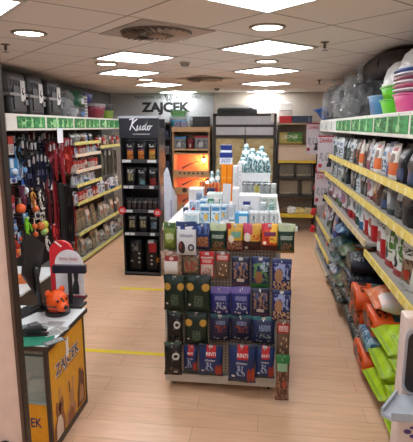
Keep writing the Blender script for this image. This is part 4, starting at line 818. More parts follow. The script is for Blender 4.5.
# ================================================================== COUNTER (front left)
CX, CY0, CY1, CZ = -1.27, 2.47, 3.05, .735
oc = (-1.8, 2.76, 0)
t = thing('checkout_counter', 'yellow fronted checkout counter with white top and kitten and rabbit print', 'counter', oc)
yel = mat((224, 160, 22), .4); drk = mat((52, 42, 36), .4); glass_m = mat((170, 190, 186), .08, alpha=.35, vary=0)
MB(oc).box(-2.5, CX+.02, CY0-.015, CY1+.02, CZ-.02, CZ).build('countertop', mat((214, 220, 222), .3), t, bev=.003)
e = MB(oc); e.box(CX+.02, CX+.026, CY0-.02, CY1+.025, CZ-.028, CZ+.001); e.box(-2.5, CX+.026, CY0-.022, CY0-.015, CZ-.028, CZ+.001); e.build('top_edging', drk, t)
MB(oc).box(CX-.02, CX, CY0+.02, CY1-.02, .04, CZ-.03).build('front_panel', yel, t)
for y in (CY0, CY1-.02): MB(oc).box(CX-.022, CX+.004, y, y+.022, 0, CZ-.02).build('corner_post', drk, t)
MB(oc).box(CX-.02, CX+.004, CY0, CY1, .0, .045).build('plinth', drk, t)
MB(oc).box(-2.5, CX-.022, CY0+.02, CY0+.035, .04, .34).build('lower_panel', yel, t)
MB(oc).box(-2.5, CX-.022, CY0+.0, CY1, .34, .352).build('glass_shelf', mat((150, 174, 170), .1), t)
MB(oc).box(-2.5, CX-.022, CY0+.3, CY0+.32, .352, CZ-.03).build('inner_back', mat((178, 160, 146), .6), t)
MB(oc).box(-2.5, CX-.022, CY0+.004, CY0+.01, .352, CZ-.03).build('glass_pane', glass_m, t)
MB(oc).box(-2.5, CX-.022, CY0+.004, CY0+.014, CZ-.075, CZ-.062).build('glass_rail', mat((80, 90, 88), .3), t)
pm_ = mat((44, 36, 96), .4); wh = mat((236, 232, 228), .5)
fx = CX+.0015
def art(poly, y, z, sy, sz, m, name, k=0):
    MB(oc).prism([(a*sy, b*sz) for a, b in poly], (fx+k*.0006, y, z), (0, 1, 0), (0, 0, 1), .001).build(name, m, t)
write('ZAJCEK', (fx+.001, CY0+.285, .475), (0, 1, -.0), (0, 0, 1), .105, wh, t, .055, name='sign_lettering_outline', width=.395, origin=oc)
write('ZAJCEK', (fx+.002, CY0+.285, .478), (0, 1, 0), (0, 0, 1), .1, pm_, t, .02, name='sign_lettering', width=.375, origin=oc)
write('TRGOVINA ZA MALE ŽIVALI', (fx+.002, CY0+.285, .452), (0, 1, 0), (0, 0, 1), .02, pm_, t, .0, name='sign_lettering_small', width=.36, origin=oc)
art([(0, 0), (.3, 0), (.34, .3), (.3, .5), (.36, 1), (.24, .95), (.2, .55), (.14, .95), (.04, 1), (.06, .5), (0, .25)], CY0+.26, .52, .14, .14, wh, 'rabbit_emblem', 2)
tan = mat((146, 92, 56), .6); tan2 = mat((186, 138, 98), .6); brn = mat((104, 66, 44), .6); crm = mat((224, 204, 184), .6)
art([(0, 0), (.62, 0), (.64, .3), (.56, .5), (.6, .66), (.56, .86), (.44, .78), (.3, .78), (.2, .86), (.14, .66), (.18, .5), (.04, .3)], CY0+.03, .05, .26, .3, tan, 'kitten_print')
art([(.2, .42), (.26, .42), (.3, 1.2), (.24, 1.25), (.18, .9)], CY0+.07, .05, .26, .27, tan2, 'tail_print')
art([(.12, 0), (.5, 0), (.5, .3), (.4, .48), (.25, .48), (.15, .3)], CY0+.03, .05, .26, .3, crm, 'kitten_chest_print', 1)
for dy in (.27, .43): art([(0, 0), (.04, 0), (.05, .05), (.02, .07)], CY0+.03+dy*.26, .05+.62*.3, .5, .4, brn, 'kitten_eye_print', 1)
art(RABBIT, CY0+.215, .05, .26, .26, tan2, 'rabbit_print')
art([(.1, .02), (.5, .02), (.46, .25), (.3, .4), (.15, .25)], CY0+.215, .05, .26, .26, tan, 'rabbit_chest_print', 1)
art([(.25, .8), (.3, .82), (.29, 1.08), (.25, 1.05)], CY0+.215, .05, .26, .26, brn, 'rabbit_ear_print', 1)
art([(0, 0), (.6, 0), (.6, .9), (.5, 1.1), (.4, 1), (.36, 1.2), (.24, 1.2), (.2, .9), (.06, .5)], CY0+.4, .06, .23, .23, brn, 'guinea_pig_print')
art([(.15, .1), (.5, .1), (.5, .5), (.3, .7), (.2, .4)], CY0+.4, .06, .23, .23, tan2, 'guinea_pig_chest_print', 1)
write('ZAJCEK', (-1.45, CY0+.018, .17), (1, 0, 0), (0, 0, 1), .09, pm_, t, .02, name='sign_lettering_near', width=.22, origin=oc)
# on the glass shelf
tag(MB().box(-.07, .07, -.05, .05, 0, .012).box(-.066, .066, -.046, .046, .012, .05, 1).build('leaflet_stack', [mat((200, 186, 170), .6), mat((220, 206, 190), .6)], None, (-1.4, 2.62, .352), (0, 0, .3)), 'stack of pale leaflets on the glass shelf inside the counter', 'leaflets')
tag(MB().box(-.07, .07, -.05, .05, 0, .05).build('leaflet_box', mat((206, 150, 110), .6), None, (-1.56, 2.66, .352), (0, 0, .2), bev=.004), 'small tan box on the glass shelf behind the leaflets', 'box')
# monitor
p0 = atY(30, 300, 2.78)
t = thing('monitor', 'black computer monitor seen from the back on the checkout counter', 'monitor', (-1.66, 2.9, CZ), (0, 0, 0))
def quadbox(b, P, n, th, mi=0):
    P = [Vector(p) for p in P]; n = Vector(n).normalized()*th
    return b.add(P+[p+n for p in P], [(3, 2, 1, 0), (4, 5, 6, 7), (0, 1, 5, 4), (1, 2, 6, 5), (2, 3, 7, 6), (3, 0, 4, 7)], mi)
A1, A2, A3, A4 = atY(27.5, 233, 2.72), atY(45, 244, 2.94), atY(37, 295, 2.90), atY(24, 276, 2.68)
oo = (-1.66, 2.9, CZ)
nn = (A2-A1).cross(A4-A1); nn = nn if nn.x < 0 else -nn
quadbox(MB(oo), [A1, A2, A3, A4], nn, .02).build('back_shell', mat((34, 33, 33), .4), t, bev=.004)
cc = (A1+A2+A3+A4)/4
quadbox(MB(oo), [A1+nn.normalized()*.021+(cc-A1)*.06, A2+nn.normalized()*.021+(cc-A2)*.06, A3+nn.normalized()*.021+(cc-A3)*.06, A4+nn.normalized()*.021+(cc-A4)*.06], nn, .003).build('screen', mat((30, 36, 44), .15), t)
sb = atZ(43, 308, CZ)
MB(oo).tube([cc-nn.normalized()*.004-Vector((0, 0, .04)), (cc.x*.4+sb.x*.6+.01, cc.y*.5+sb.y*.5, CZ+.09), (sb.x, sb.y, CZ+.012)], [.02, .018, .02]).build('stand_neck', mat((28, 28, 30), .4), t, smooth=True)
MB(oo).lathe([(.09, 0), (.09, .008), (.04, .014)], (sb.x, sb.y, CZ), 24, sx=.8, sy=.9).build('stand_base', mat((30, 30, 32), .35), t)
MB(oo).tube([(sb.x-.02, sb.y-.02, CZ+.03), (sb.x-.05, sb.y-.07, CZ+.03), (sb.x-.02, sb.y-.13, CZ+.006), (sb.x-.1, sb.y-.17, CZ+.006)], .005, 6).build('cable', mat((24, 24, 26), .5), t)
t = thing('side_counter', 'white topped side counter behind the monitor, mostly hidden by the panel', 'counter', (-2.1, 3.55, 0))
MB((-2.1, 3.55, 0)).box(-2.5, -1.86, 3.08, 4.0, CZ-.02, CZ).build('countertop', mat((214, 220, 222), .3), t, bev=.003)
MB((-2.1, 3.55, 0)).box(-2.48, -1.9, 3.1, 3.98, 0, CZ-.02).build('body', mat((60, 50, 44), .5), t)
p = atZ(24, 282, CZ)
tag(MB().box(-.07, .07, -.05, .05, 0, .06).build('card_box', mat((206, 110, 50), .5), None, (p.x, p.y, CZ), (0, 0, .4), bev=.003), 'small orange box on the counter behind the monitor edge', 'box')
# keyboard and payment things
p = atZ(24, 317, CZ)
t = thing('keyboard', 'black keyboard lying on the counter beside the entrance panel', 'keyboard', (p.x-.05, p.y, CZ), (0, 0, 1.25))
MB().box(-.16, .16, -.065, .065, 0, .018).build('case', mat((32, 32, 34), .45), t, bev=.005)
kb = MB()
for i in range(12):
    for j in range(4): kb.box(-.148+i*.025, -.128+i*.025, -.055+j*.028, -.033+j*.028, .018, .023)
kb.build('keys', mat((52, 52, 55), .5), t)
p = atZ(29, 331, CZ)
t = thing('card_terminal', 'grey and black card terminal between keyboard and green pad', 'card terminal', (p.x, p.y, CZ), (0, 0, .9))
MB().box(-.075, .075, -.04, .04, 0, .035).build('case', mat((40, 40, 43), .4), t, bev=.01)
MB().box(-.06, -.01, -.03, .03, .035, .039).build('screen', mat((120, 130, 132), .2), t)
MB().box(.005, .065, -.03, .03, .035, .038).build('keypad', mat((88, 88, 92), .5), t)
p = atZ(37, 341, CZ)
t = thing('document_pad', 'green plastic pad on the counter corner under the stapler', 'pad', (p.x, p.y, CZ), (0, 0, .35))
MB().box(-.13, .1, -.07, .09, .0, .004).build('sheet', mat((40, 122, 96), .45), t, bev=.001)
p = atZ(36, 336, CZ)
t = thing('stapler', 'black stapler lying on the green pad at the counter corner', 'stapler', (p.x, p.y, CZ+.005), (0, 0, .2))
MB().box(-.075, .075, -.02, .02, 0, .012).build('foot', mat((24, 24, 26), .35), t, bev=.004)
MB().prism([(-.08, .014), (.07, .03), (.078, .045), (.05, .055), (-.07, .05), (-.085, .035)], (0, .018, 0), (1, 0, 0), (0, 0, 1), .036).build('arm', mat((34, 34, 37), .3), t, bev=.004)
MB().box(-.07, -.05, -.012, .012, .01, .03).build('metal_jaw', mat((170, 170, 174), .3, .8), t)
bwp = pmat('print_receipt', (206, 210, 208), [('text', .08, .1, .92, .9, 9, (96, 100, 98))])
for i, (px, py, w, h, a, dd) in enumerate([(47, 325, .11, .08, .5, 'white printed leaflet by the keyboard, farthest left'), (55, 324, .12, .08, .1, 'white printed leaflet in front of the orange money box'), (60, 329, .1, .07, -.3, 'white printed leaflet toward the counter front edge'), (52, 333, .11, .09, .8, 'white printed leaflet just behind the green pad')]):
    p = atZ(px, py, CZ)
    tag(MB().box(-w/2, w/2, -h/2, h/2, 0, .002+i*.0008).build('leaflet', bwp, None, (p.x, p.y, CZ+.0005), (0, 0, a)), dd, 'leaflet', 'leaflets on the counter')
p = atZ(52, 345, CZ)
tag(MB().box(-.02, .11, -.03, .03, 0, .003).build('price_leaflet', pmat('print_dark_leaflet', (60, 66, 70), [('text', .05, .1, .95, .9, 9, (206, 212, 214))]), None, (p.x-.03, p.y, CZ+.0055), (0, 0, .9)), 'dark striped leaflet at the counter front edge beside green pad', 'leaflet')
# orange money box shaped like an animal
p = atZ(58, 313, CZ); P0 = Vector((p.x, p.y, CZ))
t = thing('animal_money_box', 'orange rounded animal money box with black straps on the counter', 'money box', P0, (0, 0, -.5))
b = MB(); b.ball((0, 0, .09), .075, 22, 0, 1.05, 1, 1.1); b.ball((.085, -.02, .075), .042, 18, 0, 1, 1, .85)
for s in (-1, 1): b.ball((-.02, s*.058, .155), .024, 12, 0, .7, 1, 1.1)
b.build('body', mat((236, 88, 22), .35), t, smooth=True)
MB().ball((.125, -.024, .078), .016, 12).build('nose', mat((26, 24, 24), .4), t, smooth=True)
MB().lathe([(.082, -.004), (.084, 0), (.082, .004)], (0, 0, .075), 24, cap=False).build('strap', mat((30, 28, 28), .5), t)
MB().tube([(.06+.046*math.cos(a), -.015+.046*math.sin(a)*0, .078+.05*math.sin(a)) for a in [i*PI/8 for i in range(9)]], .005, 6).build('muzzle_strap', mat((30, 28, 28), .5), t)
for s in (-1, 1): MB().ball((.068, s*.036-.01, .115), .009, 10).build('eye', mat((20, 18, 18), .3), t, smooth=True)
MB().lathe([(.085, 0), (.085, .022), (.07, .03)], n=24).build('base', mat((36, 32, 32), .45), t)
MB().ball((0, 0, .045), .07, 20, 0, 1.03, .98, .5).build('red_lower_body', mat((190, 60, 40), .4), t, smooth=True)
# customer display
p = atZ(71, 306, CZ)
q0, q1 = atY(54, 275, p.y), atY(86.5, 265, p.y+.02)
t = thing('customer_display', 'dark blue price display bar on a black pole on the counter', 'display', (p.x, p.y, CZ))
o_ = (p.x, p.y, CZ)
d_ = (q1-q0); d_.z = 0
MB(o_).obox(Vector(((q0.x+q1.x)/2, p.y, atY(70, 269, p.y).z)), d_, (0, 0, 1), d_.length/2, .029, .02).build('display_bar', mat((22, 26, 44), .3), t, bev=.004)
write('0.00', Vector(((q0.x*.78+q1.x*.22), p.y-.021, atY(70, 271, p.y).z)), d_, (0, 0, 1), .024, mat((90, 150, 230), emit=2.5, vary=0), t, name='digits', origin=o_)
MB(o_).tube([(p.x, p.y+.01, CZ+.01), (p.x, p.y+.01, atY(70, 273, p.y).z)], .016, 12).build('pole', mat((30, 30, 34), .4), t)
MB(o_).box(p.x-.05, p.x+.1, p.y-.05, p.y+.06, CZ, CZ+.02).build('base', mat((34, 34, 38), .4), t, bev=.005)
# white and red arched leaflet stand behind the counter
yb = p.y+.14
def arch(x0, x1, z0, z1, n=14):
    r = (x1-x0)/2; c = (x0+x1)/2
    return [(x0, z0), (x1, z0)]+[(c+r*math.cos(PI*i/n), z1-r*1.0+r*1.0*math.sin(PI*i/n)) for i in range(n+1)]
l0, l1, tp, bt = atY(56.5, 290, yb), atY(84.5, 290, yb), atY(70, 250, yb), atY(70, 300, yb)
r0, r1, rt = atY(53.5, 290, yb+.05), atY(76, 290, yb+.05), atY(65, 240, yb+.05)
t = thing('leaflet_display', 'white arched leaflet display with red arch behind and black dog picture', 'display stand', ((l0.x+l1.x)/2, yb, CZ))
o_ = ((l0.x+l1.x)/2, yb, CZ)
MB(o_).prism(arch(l0.x, l1.x, CZ, tp.z), (0, yb+.006, 0), (1, 0, 0), (0, 0, 1), .006).build('front_card', mat((222, 218, 222), .5), t)
MB(o_).prism(arch(r0.x, r1.x, CZ, rt.z), (0, yb+.05, 0), (1, 0, 0), (0, 0, 1), .03).build('red_arch', mat((206, 30, 40), .45), t)
MB(o_).strip([(r0.x+.05, yb+.019, rt.z-.005), (r0.x+.1, yb+.019, rt.z-.045)], (1, 0, .9), .006, .001).build('emblem_stripes', mat((236, 220, 220), .5), t)
write('ROYAL CANIN', ((l0.x+l1.x)/2, yb-.002, tp.z-.08), (1, 0, 0), (0, 0, 1), .03, mat((186, 40, 60), .5), t, .01, width=(l1.x-l0.x)*.62, origin=o_)
art2 = MB(o_).prism([(l0.x+.125+a*.11, CZ+.04+b_*.2) for a, b_ in CAT], (0, yb-.001, 0), (1, 0, 0), (0, 0, 1), .001); art2.build('dog_picture', mat((46, 44, 48), .6), t)
MB(o_).box(l0.x, l1.x, yb-.09, yb+.055, CZ, CZ+.018).build('base', mat((50, 48, 52), .5), t, bev=.003)
MB(o_).box(l0.x, l1.x+.002, yb-.002, yb+.006, CZ, CZ+.03).build('red_foot', mat((150, 40, 60), .5), t)
# ================================================================== BLACK PET FOOD RACK
kx0, kx1, ky0, ky1 = -1.885, -1.37, 6.06, 6.5
ok_ = ((kx0+kx1)/2, 6.28, 0)
t = thing('pet_food_rack', 'tall black pet food display rack with white script header', 'display rack', ok_)
blk = mat((26, 26, 30), .4); blk2 = mat((36, 38, 46), .4); sil = mat((150, 154, 158), .35, .6)
MB(ok_).box(kx0, kx1, ky1-.02, ky1, 0, 2.12).build('back_panel', blk, t)
MB(ok_).box(kx0, kx0+.018, ky0+.02, ky1, 0, 1.98).build('side_panel', blk, t)
sp_ = MB(ok_).box(kx1-.018, kx1, ky0+.02, ky1, 0, 2.0).build('side_panel', mat((44, 47, 56), .4), t)
MB(ok_).box(kx0-.005, kx1+.005, ky0+.0, ky0+.05, 1.87, 2.145).build('header_board', blk2, t, bev=.004)
MB(ok_).box(kx0-.008, kx1+.008, ky0-.004, ky0+.054, 2.125, 2.155).build('header_trim', mat((190, 196, 204), .35, .5), t)
def script(parent, o, x, z, s, m, r=(1, 0, 0), fy=ky0-.003, name='script_lettering'):
    """hand-drawn brush lettering K u d o"""
    L = [[(0, 0), (.18, 1.0)], [(.55, 1.02), (.3, .8), (.1, .5), (.3, .25), (.62, -.06), (.75, 0)], [(.7, .42), (.68, .1), (.76, 0), (.9, .1), (1.0, .42), (.98, .1), (1.06, 0), (1.14, .06)],
         [(1.44, .4), (1.28, .38), (1.2, .16), (1.28, .0), (1.42, .14), (1.6, .95), (1.46, .2), (1.52, 0), (1.62, .05)], [(1.86, .42), (1.7, .3), (1.7, .06), (1.84, .0), (1.96, .18), (1.92, .38), (1.84, .42), (1.98, .34), (2.12, .4)], [(-.2, .98), (.1, 1.06), (.24, 1.04)]]
    b = MB(o); R = Vector(r)
    for st in L:
        P = [Vector((0, 0, 0))+R*((px+.18*pz-1.0)*s) + Vector((0, 0, pz*s)) for px, pz in st]
        for p, q in zip(P[:-1], P[1:]):
            d = q-p; n = R.cross(Vector((0, 0, 1)))
            c = (p+q)/2+Vector((x, fy, z)); b.obox(c, d, n.cross(d).normalized(), d.length/2+.02*s, .052*s, .0012)
    return b.build(name, m, parent)
wht = mat((226, 228, 232), .5)
script(t, ok_, (kx0+kx1)/2+.02, 1.975, .135, wht)
MB(ok_).box((kx0+kx1)/2-.08, (kx0+kx1)/2+.15, ky0-.004, ky0-.0005, 1.915, 1.93).build('printed_line', mat((150, 152, 158), .5), t)
write('Kudo', (kx1+.002, 6.28, 1.72), (0, 1, 0), (0, 0, 1), .12, mat((150, 154, 160), .5), sp_, .0, .3, name='side_lettering', width=.3, origin=(0, 0, 0))
for ob in sp_.children: ob.location = (-ok_[0], -ok_[1], 0)
MB(ok_).box(kx1, kx1+.002, 6.12, 6.44, .9, 1.25).build('side_picture', pmat('print_rack_side', (52, 78, 110), [('noise', 0, 0, 1, 1, 4, (96, 120, 150)), ('text', .1, .6, .9, .9, 7, (190, 200, 210))]), t)
LEV = [1.6, 1.255, .93, .615, .05]
for i, z in enumerate(LEV):
    s = MB(ok_).box(kx0+.018, kx1-.018, ky0+.03, ky1-.02, z-.05, z-.03).build('shelf', blk, t)
    MB(ok_).box(kx0, kx1, ky0+.01, ky0+.03, z-.05, z-.005).build('price_rail', mat((60, 62, 66), .4), s)
    if i < 4:
        for q in ([.03, .1, .38] if i % 2 else [.02, .08, .36, .42]):
            MB(ok_).box(kx0+q, kx0+q+.06, ky0+.005, ky0+.01, z-.045, z-.01).build('price_tag', mat((206, 210, 214), .5), s)
MB(ok_).box(kx0, kx1, ky0+.01, ky1, 0, .02).build('base_plate', blk, t)
ci = 0
for z, ks, d in [(1.6, ['k_orange', 'k_orange', 'k_yellow'], 'top shelf'), (1.255, ['k_dog', 'k_teal', 'k_red'], 'second shelf'), (.615, ['k_dog', 'k_dog', 'k_blue'], 'fourth shelf')]:
    for i, k in enumerate(ks):
        x = kx0+.105+i*.152
        b_ = bag(k, 'pet_food_bag', (x, ky0+.1, z-.0295), (0, 0, random.uniform(-.08, .08)), 'black pet food bag, %s from left on the rack %s' % (ORD[i], d), 'bag', 'bags on the black rack', (.148, .27, .08), seed=i)
        if z > 1: script(b_, (0, 0, 0), 0, .185, .032, wht, fy=-.036, name='logo_lettering')
for r_ in range(2):
    for i in range(6):
        tag(use('pet_food_pouch', _BM.setdefault('ks', bag_mesh('pet_food_pouch', .074, .17, .05, pmat(*KINDS['k_small'][2]))), None, (kx0+.075+i*.073, ky0+.085+r_*.1, .93-.0295)), 'small dark pouch, %s from left in the %s row on the rack middle shelf' % (ORD[i], ['front', 'rear'][r_]), 'pouch', 'small pouches on the black rack')
for i, k in enumerate(['k_tall', 'k_tallred']):
    bag(k, 'pet_food_sack', (kx0+.14+i*.235, ky0+.14, .0205), (0, 0, 0), ['tall black pet food sack standing left on the rack bottom shelf', 'tall black sack with red panel standing right on the rack bottom shelf'][i], 'sack', 'tall sacks on the black rack', (.22, .5, .15))
for x, z, l in [(kx0+.0, .915, 'left'), (kx1-.03, .89, 'right')]:
    s = tag(MB().lathe([(.052, 0), (.052, .004), (.001, .0045)], n=28).build('shelf_sign', mat((206, 30, 36), .45), None, (x, ky0-.002, z), (PI/2, 0, 0)), 'round red shelf sign at the %s edge of the black rack' % l, 'sign', 'round red signs')
    for zz_, ww_ in ((.014, .026), (-.002, .034), (-.018, .028)): MB().box(-ww_, ww_, zz_-.004, zz_+.004, .0046, .0052).build('printed_line', wht, s)
# white cardboard side stand
oo = (-1.06, 5.3, 0)
t = thing('cardboard_stand', 'tall narrow white cardboard stand between the black rack and the gondola', 'display stand', oo)
MB(oo).prism([(-1.125, 0), (-1.03, 0), (-1.03, 1.34), (-1.07, 1.53), (-1.09, 1.57), (-1.125, 1.5)], (0, 5.24, 0), (1, 0, 0), (0, 0, 1), .02).build('front_card', mat((196, 204, 218), .5), t)
MB(oo).prism([(5.24, 0), (5.5, 0), (5.5, 1.2), (5.24, 1.34)], (-1.04, 0, 0), (0, 1, 0), (0, 0, 1), .012).build('side_card', mat((206, 210, 220), .5), t)
MB(oo).box(-1.12, -1.04, 5.24, 5.5, 0, .1).build('base', mat((200, 204, 212), .5), t)
MB(oo).box(-1.05, -1.04, 5.2185, 5.2195, .95, 1.2).build('printed_strip', mat((120, 96, 170), .5), t)
# ================================================================== MIDDLE GONDOLA
gx0, gx1, gy0, gy1, GT = -.735, .135, 3.37, 6.0, 1.28
og = ((gx0+gx1)/2, 4.6, 0)
t = thing('middle_gondola', 'double sided display gondola with beige pegboard end and base tray on castors', 'display gondola', og)
def peg_mat():
    m, nt, b = nodes('pegboard'); b.inputs['Roughness'].default_value = .55
    tc = nt.nodes.new('ShaderNodeTexCoord'); sp = nt.nodes.new('ShaderNodeSeparateXYZ'); nt.links.new(tc.outputs['Object'], sp.inputs[0])
    d = []
    for o in (sp.outputs[0], sp.outputs[2]):
        f = math_(nt, 'SUBTRACT', math_(nt, 'FRACT', math_(nt, 'ADD', math_(nt, 'MULTIPLY', o, 40.0), 100)), .5); d.append(math_(nt, 'MULTIPLY', f, f))
    k = math_(nt, 'LESS_THAN', math_(nt, 'ADD', d[0], d[1]), .06)
    mx = nt.nodes.new('ShaderNodeMix'); mx.data_type = 'RGBA'; nt.links.new(k, mx.inputs[0]); mx.inputs[6].default_value = lin((150, 134, 120)); mx.inputs[7].default_value = lin((70, 60, 54))
    nt.links.new(mx.outputs[2], b.inputs['Base Color']); return m
gm = mat((186, 180, 172), .45)
MB(og).box(gx0+.03, gx1-.03, gy0, gy0+.02, .12, GT).build('pegboard', peg_mat(), t)
for x in (gx0, gx1-.03): MB(og).box(x, x+.03, gy0-.004, gy0+.03, .05, GT).build('upright', gm, t)
for x in (gx0+.0, gx1-.012): MB(og).box(x, x+.012, gy0+.03, gy1, .1, GT-.02).build('side_board', mat((168, 154, 140), .55), t)
MB(og).box(gx0, gx1, gy1-.02, gy1, .1, GT-.02).build('end_board', mat((168, 154, 140), .55), t)
MB(og).box(gx0-.01, gx1+.01, gy0-.004, gy1, GT-.02, GT).build('top_board', mat((214, 212, 208), .5), t)
MB(og).box(gx0+.0, gx1+.115, gy0-.03, gy0-.004, GT-.0, GT+.035).build('top_rail', mat((216, 218, 214), .45), t, bev=.004)
MB(og).box(gx0+.01, gx1-.01, gy0-.045, gy0+.3, .07, .1).build('base_tray', mat((176, 168, 158), .5), t, bev=.004)
MB(og).box(gx0+.005, gx1-.005, gy0-.055, gy0-.045, .06, .125).build('tray_lip', mat((186, 178, 168), .5), t, bev=.003)
for x in (gx0+.06, gx1-.06):
    for y in (gy0+.03, gy1-.15):
        c = MB(og).box(x-.012, x+.012, y-.012, y+.012, .035, .075).build('castor', mat((60, 58, 56), .5), t)
        MB().lathe([(.03, -.011), (.034, -.006), (.034, .006), (.03, .011)], n=18).build('wheel', mat((38, 36, 35), .5), c, (x-og[0], y-og[1], .034), (0, PI/2, 0))
GD = {'green_treat': 'small green treat bag', 'white_dog': 'white and blue treat bag with dog picture', 'blue_rust': 'blue treat bag with rust picture', 'green_pale': 'dark green treat bag with pale top', 'yellow_maroon': 'yellow and maroon treat bag', 'pink_brown': 'pink, yellow and brown treat bag', 'orange_red': 'orange red treat bag', 'clear_red': 'clear treat bag with red topped white label', 'clear_brown': 'clear treat bag of brown chews', 'red_card': 'red and white treat pack', 'clear_biscuit': 'clear biscuit bag with red header', 'navy_meat': 'navy treat bag with brown picture', 'navy_green': 'navy treat bag with green picture', 'navy_pups': 'navy treat bag with puppies picture', 'dark_green': 'dark green bag with two gold discs', 'blue_purple': 'blue bag with purple top', 'black_dots': 'black dotted bag with white oval', 'navy_red': 'dark navy bag with red brown picture', 'navy_teal': 'navy bag with teal top', 'sausage_red': 'navy sausage bag with red logo', 'clear_green': 'long clear chew bag with green top'}
GB = [ # kind, px box, plane y, where
 ('green_treat', 163, 223, 176, 250, 3.3, 'top row, far left'), ('white_dog', 175.5, 222.5, 196, 256, 3.22, 'front of top row'), ('blue_rust', 195.5, 224, 209.5, 250, 3.3, 'top row'), ('green_pale', 209.5, 224, 226, 251, 3.3, 'middle of top row'), ('yellow_maroon', 226, 224, 243, 251.5, 3.3, 'top row'), ('pink_brown', 243, 224, 261, 251, 3.29, 'top row'), ('orange_red', 261.5, 224, 278, 251.5, 3.28, 'top row'), ('green_pale', 278, 224, 295, 254, 3.27, 'right end of top row'),
 ('clear_red', 160, 252, 181.5, 276.5, 3.27, 'second row, left'), ('clear_brown', 182, 252, 199, 276, 3.29, 'second row'), ('red_card', 199.5, 252, 214, 278, 3.29, 'second row'), ('clear_biscuit', 215, 252, 229.5, 279, 3.29, 'second row'), ('navy_meat', 231.5, 257.5, 249.5, 288, 3.29, 'second row'), ('navy_green', 251, 257.5, 269.5, 289, 3.29, 'second row'), ('navy_pups', 272, 259.5, 291.5, 293, 3.27, 'second row, right'),
 ('dark_green', 163, 276.5, 184.5, 311.5, 3.26, 'third row, left'), ('dark_green', 185, 276.5, 210.5, 313.5, 3.25, 'third row, second'), ('blue_purple', 209.5, 288, 230, 316, 3.28, 'third row, left of its twin'), ('blue_purple', 230, 288, 250.5, 317, 3.28, 'third row, right of its twin'), ('navy_meat', 251.5, 289, 269.5, 318, 3.28, 'third row'), ('navy_pups', 272, 291, 291, 322.5, 3.26, 'third row, right'),
 ('black_dots', 166, 312, 182, 346, 3.27, 'fourth row'), ('dark_green', 184, 313, 207.5, 347, 3.26, 'fourth row'), ('navy_red', 209.5, 315, 230, 342, 3.28, 'fourth row, left'), ('navy_red', 230, 316, 252, 342, 3.28, 'fourth row, right'), ('navy_teal', 252, 318, 275, 345, 3.27, 'fourth row'), ('clear_biscuit', 276.5, 321, 290, 358, 3.24, 'fourth row, right end'),
 ('black_dots', 163.5, 344, 181, 377, 3.2, 'bottom row'), ('sausage_red', 183, 346, 197, 373, 3.26, 'bottom row, small left one'), ('sausage_red', 198, 346, 222.5, 377, 3.22, 'bottom row, large left one'), ('sausage_red', 228, 345.5, 255.5, 384, 3.18, 'bottom row, largest in the middle'), ('sausage_red', 255, 347, 274.5, 380, 3.2, 'bottom row, rightmost'), ('clear_green', 275.5, 357, 289.5, 403, 3.14, 'bottom right corner')]
redm = mat((202, 40, 44), .45)
for i, (k, x0, y0, x1, y1, Y, w) in enumerate(GB):
    a, b = atY((x0+x1)/2, y0, Y), atY((x0+x1)/2, y1, Y); wl = atY(x1, (y0+y1)/2, Y).x-atY(x0, (y0+y1)/2, Y).x
    hgt = a.z-b.z; dep = KINDS[k][0][2]
    z0 = max(b.z, .1005 if k != 'clear_green' else .0)
    o = bag(k, 'treat_bag', (b.x*.5+a.x*.5, Y+dep*.5, z0), (0, 0, random.uniform(-.05, .05)), '%s, %s of the middle gondola' % (GD[k], w), 'bag', 'treat bags on the gondola end', (wl*1.02, hgt, dep), 'flat' if dep < .065 else 'pillow', seed=i)
    hz = a.z-.018
    hk = MB(og).tube([(a.x, gy0, hz), (a.x, Y-.02, hz), (a.x, Y-.028, hz+.008)], .0035, 6).build('hook', hook_m, t)
    hd = MB().box(-.014, .014, -.0025, .0025, hgt-.028, hgt-.008); hd.build('hang_hole', mat((196, 196, 192), .4), o, (0, 0, 0))
    if k == 'sausage_red':
        f = -dep*.34
        write('RINTI', (.006*wl/.19, f-.012, hgt*.69), (1, 0, 0), (0, .12, 1), wl*.22, wht, o, .01, name='logo_lettering', width=wl*.4)
        write('Chicken', (.0, -dep*.5-.003, hgt*.51), (1, 0, 0), (0, 0, 1), wl*.13, wht, o, .0, .2, name='flavour_lettering', width=wl*.4)
# goods standing on the gondola top -------------------------------------
def boxgoods(name, label, px0, py0, px1, py1, Y, dep, mats, cat='box', base=GT, group=None, fill=True, bev=.003, rz=0):
    a, b = atY((px0+px1)/2, py0, Y), atY((px0+px1)/2, py1, Y); w = atY(px1, (py0+py1)/2, Y).x-atY(px0, (py0+py1)/2, Y).x
    z0 = base if fill else b.z; h = max(.02, a.z-z0)
    o = MB().box(-w/2, w/2, 0, dep, 0, h).build(name, mats, None, (a.x, Y, z0+.0003), (0, 0, rz), bev=bev)
    return tag(o, label, cat, group), w, h
def cart(name, base, *L): return pmat(name, base, L, .4)
pic1 = cart('print_carton_blue', (196, 214, 226), ('noise', .1, .1, .9, .6, 4, (96, 160, 190)), ('rect', .1, .7, .9, .9, (70, 130, 180)), ('ell', .6, .35, .2, .2, (210, 170, 90)))
pic2 = cart('print_carton_grey', (176, 182, 186), ('ell', .5, .45, .2, .3, (120, 134, 142)), ('noise', .2, .1, .8, .8, 5, (206, 212, 214)), ('rect', 0, .88, 1, 1, (206, 210, 212)))
pic3 = cart('print_carton_green', (222, 228, 224), ('rect', .1, .25, .9, .75, (44, 132, 98)), ('text', .15, .35, .85, .65, 6, (226, 236, 230)))
pic4 = cart('print_carton_white', (226, 228, 232), ('rect', .2, .62, .56, .76, (52, 60, 130)), ('text', .1, .3, .7, .5, 9, (130, 134, 140)), ('text', .1, .1, .7, .24, 12, (150, 154, 160)))
pic5 = cart('print_carton_toy', (120, 160, 196), ('noise', 0, 0, 1, 1, 5, (196, 206, 216)), ('ell', .4, .5, .2, .2, (196, 70, 60)))
